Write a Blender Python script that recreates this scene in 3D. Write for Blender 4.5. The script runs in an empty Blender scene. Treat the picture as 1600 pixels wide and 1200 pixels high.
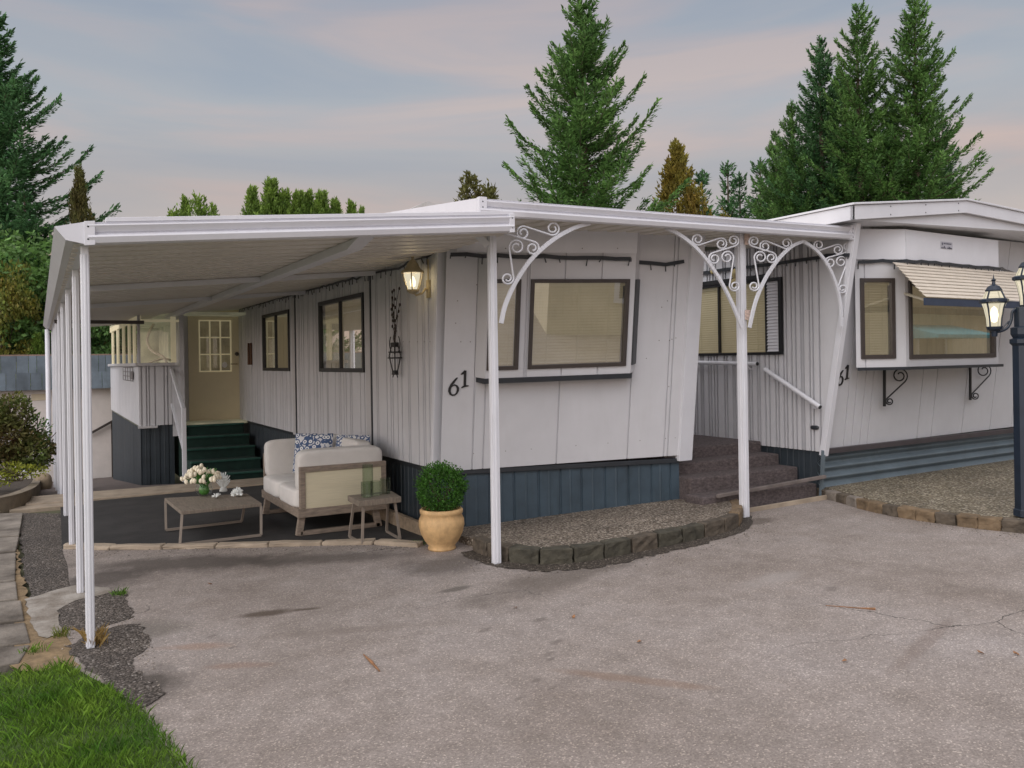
import bpy, bmesh, math, random
from mathutils import Vector, Matrix
S = bpy.context.scene
COL = S.collection
R = math.radians
V = Vector
# ------------------------------------------------------------------ camera
F = 1300.0; PSI = math.atan(739.5/F); RHO = math.atan(.0153); VH = -38.3; H = 1.6
sp, cp = math.sin(PSI), math.cos(PSI)
sr, cr = math.sin(RHO), math.cos(RHO)
RT = V((cp, -sp, 0)); FW = V((sp, cp, 0)); UP = V((0, 0, 1))
EYE = V((0, 0, H))
cam = bpy.data.cameras.new('camera'); camo = bpy.data.objects.new('camera', cam); COL.objects.link(camo)
xc = RT*cr - UP*sr; yc = RT*sr + UP*cr; zc = -FW
camo.matrix_world = Matrix(((xc.x, yc.x, zc.x, EYE.x), (xc.y, yc.y, zc.y, EYE.y), (xc.z, yc.z, zc.z, EYE.z), (0, 0, 0, 1)))
cam.sensor_width = 36; cam.lens = F/1600*36
cam.shift_x = -VH*sr/1600; cam.shift_y = VH*cr/1600
cam.clip_end = 2000; cam.clip_start = .05
S.camera = camo
# ------------------------------------------------------------------ world
SUN_EL, SUN_AZ = R(27), R(243)      # azimuth clockwise from +Y
w = bpy.data.worlds.new('World'); S.world = w; w.use_nodes = True
nt = w.node_tree; nt.nodes.clear()
def wn(t, **k):
    n = nt.nodes.new(t)
    for a, b in k.items(): setattr(n, a, b)
    return n
out = wn('ShaderNodeOutputWorld'); tc = wn('ShaderNodeTexCoord')
sky = wn('ShaderNodeTexSky', sky_type='NISHITA'); sky.sun_disc = False
sky.sun_elevation = SUN_EL; sky.sun_rotation = SUN_AZ; sky.dust_density = 3
bg1 = wn('ShaderNodeBackground'); bg1.inputs[1].default_value = .06
nt.links.new(sky.outputs[0], bg1.inputs[0])
sep = wn('ShaderNodeSeparateXYZ'); nt.links.new(tc.outputs['Generated'], sep.inputs[0])
ramp = wn('ShaderNodeValToRGB'); nt.links.new(sep.outputs[2], ramp.inputs[0])
cr_ = ramp.color_ramp
def setramp(cr_, pts):
    while len(cr_.elements) < len(pts): cr_.elements.new(.5)
    for e, (p, c) in zip(cr_.elements, pts):
        e.position = p; e.color = (*c, 1)
setramp(cr_, [(0, (.63, .53, .46)), (.11, (.60, .515, .465)), (.19, (.47, .435, .43)), (.28, (.43, .455, .49)), (.40, (.345, .385, .455)), (.52, (.62, .66, .72)), (.75, (1.0, 1.02, 1.07))])
mp = wn('ShaderNodeMapping'); mp.inputs['Scale'].default_value = (1.5, 1.5, 10); nt.links.new(tc.outputs['Generated'], mp.inputs[0])
mp.inputs['Rotation'].default_value = (R(4), R(-5), 0); mp.inputs['Location'].default_value = (.35, .0, 1.35)
nz = wn('ShaderNodeTexNoise'); nz.inputs['Scale'].default_value = 1.5; nz.inputs['Detail'].default_value = 6; nz.inputs['Roughness'].default_value = .5; nz.inputs['Distortion'].default_value = .4
nt.links.new(mp.outputs[0], nz.inputs[0])
r2 = wn('ShaderNodeValToRGB'); nt.links.new(nz.outputs[0], r2.inputs[0])
setramp(r2.color_ramp, [(.33, (.86, .91, .96)), (.46, (.96, .965, .97)), (.56, (1.10, .99, .95)), (.67, (1.28, 1.05, .94))])
mul = wn('ShaderNodeMix', data_type='RGBA', blend_type='MULTIPLY'); mul.inputs[0].default_value = 1
nt.links.new(ramp.outputs[0], mul.inputs[6]); nt.links.new(r2.outputs[0], mul.inputs[7])
bk = wn('ShaderNodeMapRange'); bk.inputs[1].default_value = .05; bk.inputs[2].default_value = .75; bk.inputs[3].default_value = 1; bk.inputs[4].default_value = 2.6  # extra brightness added to the unseen sky behind the camera, lights the carport
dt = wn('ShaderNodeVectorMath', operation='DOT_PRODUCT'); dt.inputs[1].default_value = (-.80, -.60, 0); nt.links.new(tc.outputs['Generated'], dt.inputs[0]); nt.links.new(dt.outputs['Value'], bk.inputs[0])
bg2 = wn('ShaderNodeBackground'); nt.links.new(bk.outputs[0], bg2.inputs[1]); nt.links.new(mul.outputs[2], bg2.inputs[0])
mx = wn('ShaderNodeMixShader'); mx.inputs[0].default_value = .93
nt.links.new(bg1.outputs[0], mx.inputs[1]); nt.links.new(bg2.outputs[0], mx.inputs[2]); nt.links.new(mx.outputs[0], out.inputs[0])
# ------------------------------------------------------------------ sun
sl = bpy.data.lights.new('sun', 'SUN'); sl.energy = .95; sl.angle = R(55); sl.color = (1, .97, .92)
so = bpy.data.objects.new('sun', sl); COL.objects.link(so)
sd = V((math.sin(SUN_AZ)*math.cos(SUN_EL), math.cos(SUN_AZ)*math.cos(SUN_EL), math.sin(SUN_EL)))
so.rotation_euler = sd.to_track_quat('Z', 'Y').to_euler(); so.location = (0, -5, 20)
S.view_settings.view_transform = 'Standard'; S.view_settings.look = 'None'; S.view_settings.gamma = 1
S.view_settings.exposure = 0.1
# ------------------------------------------------------------------ picture <-> place
def ray(x, y):
    a, b = x-800, y-600
    u = a*cr - b*sr; v = a*sr + b*cr
    return FW*F + RT*u + UP*(VH-v)
def onp(x, y, P0, N):
    d = ray(x, y); t = (P0-EYE).dot(N)/d.dot(N); return EYE + d*t
def onX(x, y, X): return onp(x, y, V((X, 0, 0)), V((1, 0, 0)))
def onY(x, y, Y): return onp(x, y, V((0, Y, 0)), V((0, 1, 0)))
def onZ(x, y, Z): return onp(x, y, V((0, 0, Z)), V((0, 0, 1)))
def atz(x, y, z): return EYE + ray(x, y)*(z/F)
def sm(a, b, t):
    t = min(1, max(0, (t-a)/(b-a))); return t*t*(3-2*t)
def gz(X, Y):
    s = 1 - .75*sm(5.5, 7.6, Y)
    z = .025*min(10, max(0, X-.25))*s
    if Y > 11.2 and X < 6: z -= .1*min(9, Y-11.2)
    return z
def ong(x, y, dz=0):
    Z = 0
    for _ in range(25): p = onZ(x, y, Z+dz); Z = gz(p.x, p.y)
    return onZ(x, y, Z+dz)
# ------------------------------------------------------------------ mesh builder
class MB:
    def __init__(s): s.v = []; s.f = []
    def quad(s, *p):
        n = len(s.v); s.v += [V(q) for q in p]; s.f.append(tuple(range(n, n+len(p)))); return s
    def slab(s, O, U, W, N, u0, u1, w0, w1, n0, n1):
        n = len(s.v)
        for c in (n0, n1):
            for a, b in ((u0, w0), (u1, w0), (u1, w1), (u0, w1)): s.v.append(O+U*a+W*b+N*c)
        q = [(0, 3, 2, 1), (4, 5, 6, 7), (0, 1, 5, 4), (1, 2, 6, 5), (2, 3, 7, 6), (3, 0, 4, 7)]
        if U.cross(W).dot(N)*(u1-u0)*(w1-w0)*(n1-n0) < 0: q = [t[::-1] for t in q]
        s.f += [tuple(i+n for i in t) for t in q]; return s
    def box(s, x0, x1, y0, y1, z0, z1):
        return s.slab(V((0, 0, 0)), V((1, 0, 0)), V((0, 1, 0)), V((0, 0, 1)), x0, x1, y0, y1, z0, z1)
    def hexa(s, p):   # 8 points: bottom 4 ccw, top 4 ccw
        n = len(s.v); s.v += [V(q) for q in p]
        s.f += [tuple(i+n for i in t) for t in [(0, 3, 2, 1), (4, 5, 6, 7), (0, 1, 5, 4), (1, 2, 6, 5), (2, 3, 7, 6), (3, 0, 4, 7)]]; return s
    def bar(s, a, b, w, h, up=UP):
        a, b = V(a), V(b); d = (b-a).normalized(); sd_ = d.cross(up)
        if sd_.length < 1e-4: sd_ = d.cross(V((1, 0, 0)))
        sd_.normalize(); u = sd_.cross(d).normalized()
        L = (b-a).length
        return s.slab(a, d, sd_, u, 0, L, -w/2, w/2, -h/2, h/2)
    def tube(s, pts, r, n=8, cap=True):
        pts = [V(p) for p in pts]; rr = r if isinstance(r, (list, tuple)) else [r]*len(pts)
        base = len(s.v); prev = None
        for i, p in enumerate(pts):
            d = (pts[min(i+1, len(pts)-1)]-pts[max(i-1, 0)])
            if d.length < 1e-9: d = V((0, 0, 1))
            d.normalize()
            if prev is None:
                a = d.cross(V((.31, .12, .94)));
                if a.length < .05: a = d.cross(V((1, 0, 0)))
            else: a = prev - d*prev.dot(d)
            a.normalize(); prev = a; b = d.cross(a)
            for k in range(n):
                t = 2*math.pi*k/n; s.v.append(p+(a*math.cos(t)+b*math.sin(t))*rr[i])
        for i in range(len(pts)-1):
            for k in range(n):
                k2 = (k+1) % n; s.f.append((base+i*n+k, base+i*n+k2, base+(i+1)*n+k2, base+(i+1)*n+k))
        if cap:
            s.f.append(tuple(base+k for k in range(n))[::-1]); s.f.append(tuple(base+(len(pts)-1)*n+k for k in range(n)))
        return s
    def lathe(s, c, prof, n=24):
        c = V(c); base = len(s.v)
        for r, z in prof:
            for k in range(n):
                t = 2*math.pi*k/n; s.v.append(c+V((r*math.cos(t), r*math.sin(t), z)))
        for i in range(len(prof)-1):
            for k in range(n):
                k2 = (k+1) % n; s.f.append((base+i*n+k, base+i*n+k2, base+(i+1)*n+k2, base+(i+1)*n+k))
        return s
    def superq(s, M, hx, hy, hz, e=.3, nu=28, nv=16):
        base = len(s.v)
        f = lambda t, m: math.copysign(abs(m(t))**e, m(t))
        for j in range(nv+1):
            b = -math.pi/2+math.pi*j/nv
            for i in range(nu):
                a = 2*math.pi*(i+.5)/nu
                s.v.append(M @ V((hx*f(b, math.cos)*f(a, math.cos), hy*f(b, math.cos)*f(a, math.sin), hz*f(b, math.sin))))
        for j in range(nv):
            for i in range(nu):
                i2 = (i+1) % nu; s.f.append((base+j*nu+i, base+j*nu+i2, base+(j+1)*nu+i2, base+(j+1)*nu+i))
        return s
    def prism(s, poly, d):   # polygon (3-D points) extruded by vector d
        n = len(s.v); k = len(poly); d = V(d)
        s.v += [V(p) for p in poly]+[V(p)+d for p in poly]
        s.f.append(tuple(range(n, n+k))); s.f.append(tuple(range(n+k, n+2*k))[::-1])
        for i in range(k):
            j = (i+1) % k; s.f.append((n+j, n+i, n+k+i, n+k+j))
        return s
    def build(s, name, mat, parent=None, smooth=False, bevel=0, recalc=True, seg=2):
        me = bpy.data.meshes.new(name)
        off = V((0, 0, 0)); p = parent
        while p is not None: off = off+p.location; p = p.parent
        me.from_pydata([v-off for v in s.v], [], s.f)
        if recalc:
            bm = bmesh.new(); bm.from_mesh(me); bmesh.ops.recalc_face_normals(bm, faces=bm.faces); bm.to_mesh(me); bm.free()
        if smooth:
            for q in me.polygons: q.use_smooth = True
        me.materials.append(mat); me.update()
        o = bpy.data.objects.new(name, me); COL.objects.link(o)
        if parent: o.parent = parent
        if bevel:
            m = o.modifiers.new('bevel', 'BEVEL'); m.width = bevel; m.segments = seg; m.limit_method = 'ANGLE'; m.angle_limit = R(40)
        return o
def tag(o, label=None, cat=None, group=None, kind=None):
    if label: o['label'] = label
    if cat: o['category'] = cat
    if group: o['group'] = group
    if kind: o['kind'] = kind
    return o
def empty(name, loc, label=None, cat=None, group=None):
    o = bpy.data.objects.new(name, None); COL.objects.link(o); o.location = loc; o.empty_display_size = .2
    return tag(o, label, cat, group)
def copy_tree(o, loc=None, scale=None, rz=None, parent=None):
    c = o.copy(); COL.objects.link(c)
    if parent: c.parent = parent
    for ch in list(o.children): copy_tree(ch, parent=c)
    if loc is not None: c.location = loc
    if scale is not None: c.scale = scale
    if rz is not None: c.rotation_euler.z = rz
    return c
# ------------------------------------------------------------------ materials
def mat(name, col, rough=.6, var=.12, scale=6, bump=0, bscale=40, metal=0, stretch=(1, 1, 1), col2=None, island=0, emit=0, spec=.5, grime=0):
    m = bpy.data.materials.new(name); m.use_nodes = True; t = m.node_tree; b = t.nodes['Principled BSDF']
    b.inputs['Roughness'].default_value = rough; b.inputs['Metallic'].default_value = metal; b.inputs['Specular IOR Level'].default_value = spec
    g = t.nodes.new('ShaderNodeNewGeometry'); mpn = t.nodes.new('ShaderNodeMapping'); mpn.inputs['Scale'].default_value = stretch
    tcn = t.nodes.new('ShaderNodeTexCoord'); t.links.new(tcn.outputs['Object'], mpn.inputs[0])
    n = t.nodes.new('ShaderNodeTexNoise'); n.inputs['Scale'].default_value = scale; n.inputs['Detail'].default_value = 6; n.inputs['Roughness'].default_value = .6
    t.links.new(mpn.outputs[0], n.inputs[0])
    r = t.nodes.new('ShaderNodeValToRGB'); t.links.new(n.outputs[0], r.inputs[0])
    c = V(col); c2 = V(col2) if col2 else c*(1+var)
    setramp(r.color_ramp, [(.3, tuple(c*(1-var))), (.7, tuple(c2))])
    last = r.outputs[0]
    if island:
        mm = t.nodes.new('ShaderNodeMix'); mm.data_type = 'RGBA'; mm.blend_type = 'MULTIPLY'; mm.inputs[0].default_value = 1
        mr = t.nodes.new('ShaderNodeMapRange'); mr.inputs[3].default_value = 1-island; mr.inputs[4].default_value = 1+island
        t.links.new(g.outputs['Random Per Island'], mr.inputs[0]); t.links.new(last, mm.inputs[6]); t.links.new(mr.outputs[0], mm.inputs[7]); last = mm.outputs[2]
    if grime:
        n3 = t.nodes.new('ShaderNodeTexNoise'); n3.inputs['Scale'].default_value = 1.7; n3.inputs['Detail'].default_value = 8; n3.inputs['Roughness'].default_value = .75
        mp3 = t.nodes.new('ShaderNodeMapping'); mp3.inputs['Scale'].default_value = (6, 6, .8)
        t.links.new(tcn.outputs['Object'], mp3.inputs[0]); t.links.new(mp3.outputs[0], n3.inputs[0])
        r3 = t.nodes.new('ShaderNodeValToRGB'); t.links.new(n3.outputs[0], r3.inputs[0]); setramp(r3.color_ramp, [(.5, (1, 1, 1)), (.8, (1-grime, 1-grime*1.05, 1-grime*1.2))])
        mm = t.nodes.new('ShaderNodeMix'); mm.data_type = 'RGBA'; mm.blend_type = 'MULTIPLY'; mm.inputs[0].default_value = 1
        t.links.new(last, mm.inputs[6]); t.links.new(r3.outputs[0], mm.inputs[7]); last = mm.outputs[2]
    t.links.new(last, b.inputs['Base Color'])
    if island and ('leaf' in name or 'needle' in name or 'blade' in name):
        tl = t.nodes.new('ShaderNodeBsdfTranslucent'); t.links.new(last, tl.inputs[0]); ms = t.nodes.new('ShaderNodeMixShader'); ms.inputs[0].default_value = .42
        t.links.new(b.outputs[0], ms.inputs[1]); t.links.new(tl.outputs[0], ms.inputs[2]); t.links.new(ms.outputs[0], t.nodes['Material Output'].inputs[0])
    if emit:
        t.links.new(last, b.inputs['Emission Color']); b.inputs['Emission Strength'].default_value = emit
    if bump:
        n2 = t.nodes.new('ShaderNodeTexNoise'); n2.inputs['Scale'].default_value = bscale; n2.inputs['Detail'].default_value = 5
        t.links.new(mpn.outputs[0], n2.inputs[0]); bp = t.nodes.new('ShaderNodeBump'); bp.inputs['Strength'].default_value = bump; bp.inputs['Distance'].default_value = .01
        t.links.new(n2.outputs[0], bp.inputs['Height']); t.links.new(bp.outputs[0], b.inputs['Normal'])
    return m
def pebble(name, cols, scale=60, bump=.8, extra=None):
    m = bpy.data.materials.new(name); m.use_nodes = True; t = m.node_tree; b = t.nodes['Principled BSDF']; b.inputs['Roughness'].default_value = .75
    tcn = t.nodes.new('ShaderNodeTexCoord'); vo = t.nodes.new('ShaderNodeTexVoronoi'); vo.inputs['Scale'].default_value = scale
    t.links.new(tcn.outputs['Object'], vo.inputs[0])
    s2 = t.nodes.new('ShaderNodeSeparateColor'); t.links.new(vo.outputs['Color'], s2.inputs[0])
    r = t.nodes.new('ShaderNodeValToRGB'); t.links.new(s2.outputs[0], r.inputs[0]); setramp(r.color_ramp, cols); r.color_ramp.interpolation = 'LINEAR'
    r2_ = t.nodes.new('ShaderNodeValToRGB'); t.links.new(vo.outputs['Distance'], r2_.inputs[0]); setramp(r2_.color_ramp, [(.35, (1, 1, 1)), (.75, (.3, .28, .25))])
    mm = t.nodes.new('ShaderNodeMix'); mm.data_type = 'RGBA'; mm.blend_type = 'MULTIPLY'; mm.inputs[0].default_value = 1
    t.links.new(r.outputs[0], mm.inputs[6]); t.links.new(r2_.outputs[0], mm.inputs[7])
    n = t.nodes.new('ShaderNodeTexNoise'); n.inputs['Scale'].default_value = 2.2; n.inputs['Detail'].default_value = 5; t.links.new(tcn.outputs['Object'], n.inputs[0])
    r3 = t.nodes.new('ShaderNodeValToRGB'); t.links.new(n.outputs[0], r3.inputs[0]); setramp(r3.color_ramp, [(.3, (.72, .7, .68)), (.7, (1.12, 1.1, 1.06))])
    m2 = t.nodes.new('ShaderNodeMix'); m2.data_type = 'RGBA'; m2.blend_type = 'MULTIPLY'; m2.inputs[0].default_value = 1
    t.links.new(mm.outputs[2], m2.inputs[6]); t.links.new(r3.outputs[0], m2.inputs[7]); t.links.new(m2.outputs[2], b.inputs['Base Color'])
    bp = t.nodes.new('ShaderNodeBump'); bp.inputs['Strength'].default_value = bump; bp.inputs['Distance'].default_value = .012; bp.invert = True
    t.links.new(vo.outputs['Distance'], bp.inputs['Height']); t.links.new(bp.outputs[0], b.inputs['Normal'])
    return m
def asphalt():
    m = bpy.data.materials.new('worn_asphalt'); m.use_nodes = True; t = m.node_tree; b = t.nodes['Principled BSDF']; b.inputs['Roughness'].default_value = .8; b.inputs['Specular IOR Level'].default_value = .35
    tcn = t.nodes.new('ShaderNodeTexCoord')
    def noise(sc, det=6, ro=.6, st=None):
        n = t.nodes.new('ShaderNodeTexNoise'); n.inputs['Scale'].default_value = sc; n.inputs['Detail'].default_value = det; n.inputs['Roughness'].default_value = ro
        if st:
            mpn = t.nodes.new('ShaderNodeMapping'); mpn.inputs['Scale'].default_value = st; t.links.new(tcn.outputs['Object'], mpn.inputs[0]); t.links.new(mpn.outputs[0], n.inputs[0])
        else: t.links.new(tcn.outputs['Object'], n.inputs[0])
        return n
    def rmp(src, pts):
        r = t.nodes.new('ShaderNodeValToRGB'); t.links.new(src, r.inputs[0]); setramp(r.color_ramp, pts); return r.outputs[0]
    def mulc(a, c_, f=1.0, bt='MULTIPLY'):
        mm = t.nodes.new('ShaderNodeMix'); mm.data_type = 'RGBA'; mm.blend_type = bt
        if isinstance(f, float): mm.inputs[0].default_value = f
        else: t.links.new(f, mm.inputs[0])
        t.links.new(a, mm.inputs[6])
        if isinstance(c_, tuple): mm.inputs[7].default_value = (*c_, 1)
        else: t.links.new(c_, mm.inputs[7])
        return mm.outputs[2]
    big = noise(.55, 7, .62)
    col = rmp(big.outputs[0], [(.3, (.205, .172, .150)), (.5, (.278, .242, .220)), (.72, (.318, .286, .272))])
    mid = noise(5, 8, .7); col = mulc(col, rmp(mid.outputs[0], [(.3, (.82, .81, .79)), (.7, (1.14, 1.14, 1.14))]))
    vo = t.nodes.new('ShaderNodeTexVoronoi'); vo.inputs['Scale'].default_value = 150; t.links.new(tcn.outputs['Object'], vo.inputs[0])
    s2 = t.nodes.new('ShaderNodeSeparateColor'); t.links.new(vo.outputs['Color'], s2.inputs[0])
    col = mulc(col, rmp(s2.outputs[0], [(0, (.74, .73, .73)), (.5, (.97, .97, .97)), (.9, (1.12, 1.12, 1.12)), (.97, (1.7, 1.7, 1.65))]))
    wob = noise(3.5, 6, .65)
    def stain(P, rx, ry, rot, c_, amt, soft=.5):
        nonlocal col
        mpn = t.nodes.new('ShaderNodeMapping'); mpn.vector_type = 'TEXTURE'
        mpn.inputs['Location'].default_value = (P.x, P.y, P.z); mpn.inputs['Rotation'].default_value = (0, 0, rot); mpn.inputs['Scale'].default_value = (rx, ry, 5)
        t.links.new(tcn.outputs['Object'], mpn.inputs[0])
        ln = t.nodes.new('ShaderNodeVectorMath'); ln.operation = 'LENGTH'; t.links.new(mpn.outputs[0], ln.inputs[0])
        ad = t.nodes.new('ShaderNodeMath'); ad.operation = 'MULTIPLY_ADD'; t.links.new(wob.outputs[0], ad.inputs[0]); ad.inputs[1].default_value = 1.6; t.links.new(ln.outputs['Value'], ad.inputs[2])
        mr = t.nodes.new('ShaderNodeMapRange'); mr.inputs[1].default_value = 1.8+soft*.3; mr.inputs[2].default_value = 1.8-soft; mr.inputs[3].default_value = 0; mr.inputs[4].default_value = amt
        t.links.new(ad.outputs[0], mr.inputs[0]); col = mulc(col, c_, mr.outputs[0], 'MIX')
    def st(x, y, rx, ry, rot, c_, amt, soft=.5): stain(ong(x, y), rx, ry, rot, c_, amt, soft)
    dark = (.07, .058, .05)
    st(300, 880, .9, .30, -.5, dark, .75); st(160, 905, .34, .35, 0, dark, .8); st(500, 873, .9, .22, -.5, dark, .6)
    st(700, 880, .5, .3, 0, dark, .6); st(900, 893, 1.1, .26, .25, (.10, .083, .068), .55, .5); st(1180, 815, .25, .12, 0, (.09, .07, .055), .6, .4)
    st(420, 958, .22, .07, -.3, (.07, .05, .035), .8); st(478, 952, .12, .035, -.3, (.07, .05, .035), .8); st(715, 920, .14, .05, 0, (.09, .08, .07), .7)
    st(310, 1010, .22, .06, -.5, (.27, .17, .12), .5, .5); st(370, 1040, .2, .05, -.5, (.21, .12, .08), .4)
    st(1210, 905, .32, .11, .1, (.34, .31, .29), .45); st(545, 985, .5, .06, -.4, (.17, .14, .12), .4); st(230, 985, .25, .25, 0, (.1, .09, .07), .5)
    st(190, 1080, .35, .25, .3, (.06, .05, .042), .85); st(1450, 1000, .6, .05, .3, (.15, .11, .09), .4); st(980, 1060, .45, .05, -.9, (.2, .13, .09), .5)
    for x, y, r_ in ((758, 984, .1), (856, 1022, .09), (860, 1030, .07), (838, 1063, .06), (862, 1075, .05), (810, 1092, .05), (331, 994, .05), (366, 1011, .06), (845, 968, .09), (1300, 920, .12), (870, 1003, .1)): st(x, y, r_*.6, r_*.3, .3, (.11, .092, .08), .5)
    t.links.new(col, b.inputs['Base Color'])
    cn = noise(2.2, 6, .6); vd = t.nodes.new('ShaderNodeTexVoronoi'); vd.feature = 'DISTANCE_TO_EDGE'; vd.inputs['Scale'].default_value = .55
    va = t.nodes.new('ShaderNodeVectorMath'); va.operation = 'MULTIPLY_ADD'; t.links.new(cn.outputs['Color'], va.inputs[0]); va.inputs[1].default_value = (.35, .35, .35); t.links.new(tcn.outputs['Object'], va.inputs[2]); t.links.new(va.outputs[0], vd.inputs[0])
    ck = t.nodes.new('ShaderNodeMapRange'); ck.inputs[1].default_value = .0035; ck.inputs[2].default_value = .0008; ck.inputs[3].default_value = 0; ck.inputs[4].default_value = 1; t.links.new(vd.outputs['Distance'], ck.inputs[0])
    msk = noise(.5, 2, .5); mk = t.nodes.new('ShaderNodeMapRange'); mk.inputs[1].default_value = .54; mk.inputs[2].default_value = .64; t.links.new(msk.outputs[0], mk.inputs[0])
    mu = t.nodes.new('ShaderNodeMath'); mu.operation = 'MULTIPLY'; t.links.new(ck.outputs[0], mu.inputs[0]); t.links.new(mk.outputs[0], mu.inputs[1])
    col2 = mulc(col, (.05, .045, .04), mu.outputs[0], 'MIX'); t.links.new(col2, b.inputs['Base Color'])
    bp = t.nodes.new('ShaderNodeBump'); bp.inputs['Strength'].default_value = .45; bp.inputs['Distance'].default_value = .004
    t.links.new(vo.outputs['Distance'], bp.inputs['Height']); t.links.new(bp.outputs[0], b.inputs['Normal'])
    return m
def glassmat(name, tint=(1, 1, 1), ior=1.5, rough=.01, boost=.0):
    m = bpy.data.materials.new(name); m.use_nodes = True; t = m.node_tree; t.nodes.clear()
    o = t.nodes.new('ShaderNodeOutputMaterial'); mxn = t.nodes.new('ShaderNodeMixShader'); tr = t.nodes.new('ShaderNodeBsdfTransparent'); gl = t.nodes.new('ShaderNodeBsdfGlossy'); fr = t.nodes.new('ShaderNodeLayerWeight'); pw_ = t.nodes.new('ShaderNodeMath'); pw_.operation = 'POWER'; pw_.inputs[1].default_value = 4.0
    tr.inputs[0].default_value = (*tint, 1); gl.inputs['Roughness'].default_value = rough; fr.inputs[0].default_value = .5; t.links.new(fr.outputs['Facing'], pw_.inputs[0])
    ad = t.nodes.new('ShaderNodeMath'); ad.operation = 'ADD'; ad.inputs[1].default_value = boost+.04; ad.use_clamp = True; t.links.new(pw_.outputs[0], ad.inputs[0])
    t.links.new(ad.outputs[0], mxn.inputs[0]); t.links.new(tr.outputs[0], mxn.inputs[1]); t.links.new(gl.outputs[0], mxn.inputs[2]); t.links.new(mxn.outputs[0], o.inputs[0])
    return m
def emis(name, col, st):
    m = bpy.data.materials.new(name); m.use_nodes = True; b = m.node_tree.nodes['Principled BSDF']
    b.inputs['Base Color'].default_value = (*col, 1); b.inputs['Emission Color'].default_value = (*col, 1); b.inputs['Emission Strength'].default_value = st
    return m
WHITE = mat('white_siding', (.575, .575, .60), .5, .04, 3, grime=.05)
TRIM = mat('white_trim', (.645, .65, .69), .42, .04, 4, grime=.03)
BATTEN = mat('grey_batten', (.5, .49, .5), .5, .06, 4)
ALU = mat('white_enamel', (.64, .64, .685), .35, .04, 3, spec=.5, grime=.05)
SOFF = mat('soffit_panel', (.68, .64, .59), .5, .05, 3)
NAVY = mat('blue_skirting', (.042, .066, .088), .5, .2, 5, grime=.3)
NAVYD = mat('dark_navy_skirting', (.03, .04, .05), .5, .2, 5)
CORR = mat('corrugated_blue_skirting', (.125, .16, .185), .45, .15, 4, grime=.2)
DARK = mat('dark_strip', (.022, .026, .032), .45, .2, 8)
BRONZE = mat('bronze_frame', (.05, .04, .036), .4, .15, 10)
BLACK = mat('black_iron', (.012, .012, .013), .45, .2, 20)
BLIND = mat('glowing_tan_blinds', (.42, .37, .24), .6, .06, 5, emit=.13)  # glow put into the slats, stands for warm room light
BLINDD = mat('glowing_tan_backing', (.30, .245, .15), .7, .1, 3, emit=.42)  # curtains and backing glow by themselves in place of a lit room
WARM = mat('glowing_cream_frame', (.64, .57, .38), .6, .1, 2, emit=.20)  # porch window frames, given a glow to brighten them
CREAM = mat('cream_door', (.62, .54, .36), .5, .05, 3, emit=.02)
GLASS = glassmat('window_glass', (1, 1, 1), 1.5, .012, .36)
PGLASS = glassmat('porch_glass', (1, 1, 1), 1.5, .01, -.01)
CLEAR = glassmat('clear_glass', (.93, .96, .93), 1.45)
SMOKE = glassmat('smoked_glass', (.86, .90, .86), 1.4)
ASPH = asphalt()
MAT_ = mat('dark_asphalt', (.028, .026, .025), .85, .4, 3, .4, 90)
CONC = mat('concrete', (.32, .26, .195), .85, .25, 5, .4, 60)
CONCG = mat('mossy_concrete', (.20, .165, .12), .85, .35, 4, .5, 50)
PAVE = mat('paving', (.155, .13, .105), .9, .45, 3.2, .6, 50, col2=(.30, .265, .225), grime=.3)
PEB = pebble('aggregate', [(0, (.11, .09, .07)), (.4, (.235, .195, .155)), (.75, (.35, .30, .25)), (1, (.55, .5, .44))], 64)
PEBR = pebble('tan_aggregate', [(0, (.12, .10, .065)), (.4, (.24, .205, .145)), (.8, (.34, .30, .22)), (1, (.58, .54, .46))], 56)
GRAV = pebble('dark_gravel', [(0, (.06, .05, .042)), (.5, (.115, .098, .085)), (.88, (.18, .155, .138)), (1, (.36, .33, .31))], 80, .6)
BLK = [mat('edging_block_a', (.085, .068, .05), .9, .5, 9, .9, 30), mat('edging_block_b', (.055, .05, .036), .9, .5, 9, .9, 30), mat('edging_block_c', (.15, .105, .062), .9, .4, 9, .9, 30), mat('edging_block_d', (.19, .165, .14), .9, .4, 9, .9, 30)]
CARPET = mat('purple_grey_carpet', (.075, .06, .06), .95, .3, 26, .9, 80, stretch=(1, 2, 2), col2=(.15, .12, .118), grime=.3)
GCARP = mat('green_carpet', (.008, .030, .023), .95, .3, 6, .5, 160)
GCARPE = mat('green_carpet_edge', (.022, .078, .060), .95, .3, 6, .5, 160)
WOOD = mat('weathered_teak', (.235, .185, .145), .65, .3, 4, .3, 30, stretch=(3, 3, 14))
WOODG = mat('greyed_wood', (.20, .165, .13), .7, .25, 5, .2, 30, stretch=(14, 2, 3))
TIMBER = mat('timber_beam', (.28, .215, .15), .8, .35, 5, .4, 30, stretch=(3, 3, 3))
FAB = mat('linen_cushion', (.66, .63, .60), .95, .05, 8, .25, 400)
WEAVE = mat('woven_cream_panel', (.62, .555, .40), .8, .10, 3, .3, 40, stretch=(1.5, 1, 60))
POT = mat('tan_terracotta', (.56, .36, .17), .65, .2, 14, .25, 25, grime=.35)
SOIL = mat('soil', (.045, .034, .024), .95, .4, 12, .6, 40)
STRAW = mat('dry_soil', (.22, .155, .085), .95, .4, 10, .7, 40)
BOX_ = mat('boxwood_leaf', (.06, .17, .022), .6, .3, 9, island=.55)
GRASS = mat('grass_blade', (.06, .21, .014), .6, .35, 3.2, island=.6, col2=(.20, .32, .04))
FIR = mat('fir_needles', (.075, .19, .085), .6, .35, .9, island=.7, col2=(.14, .29, .11))
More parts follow.
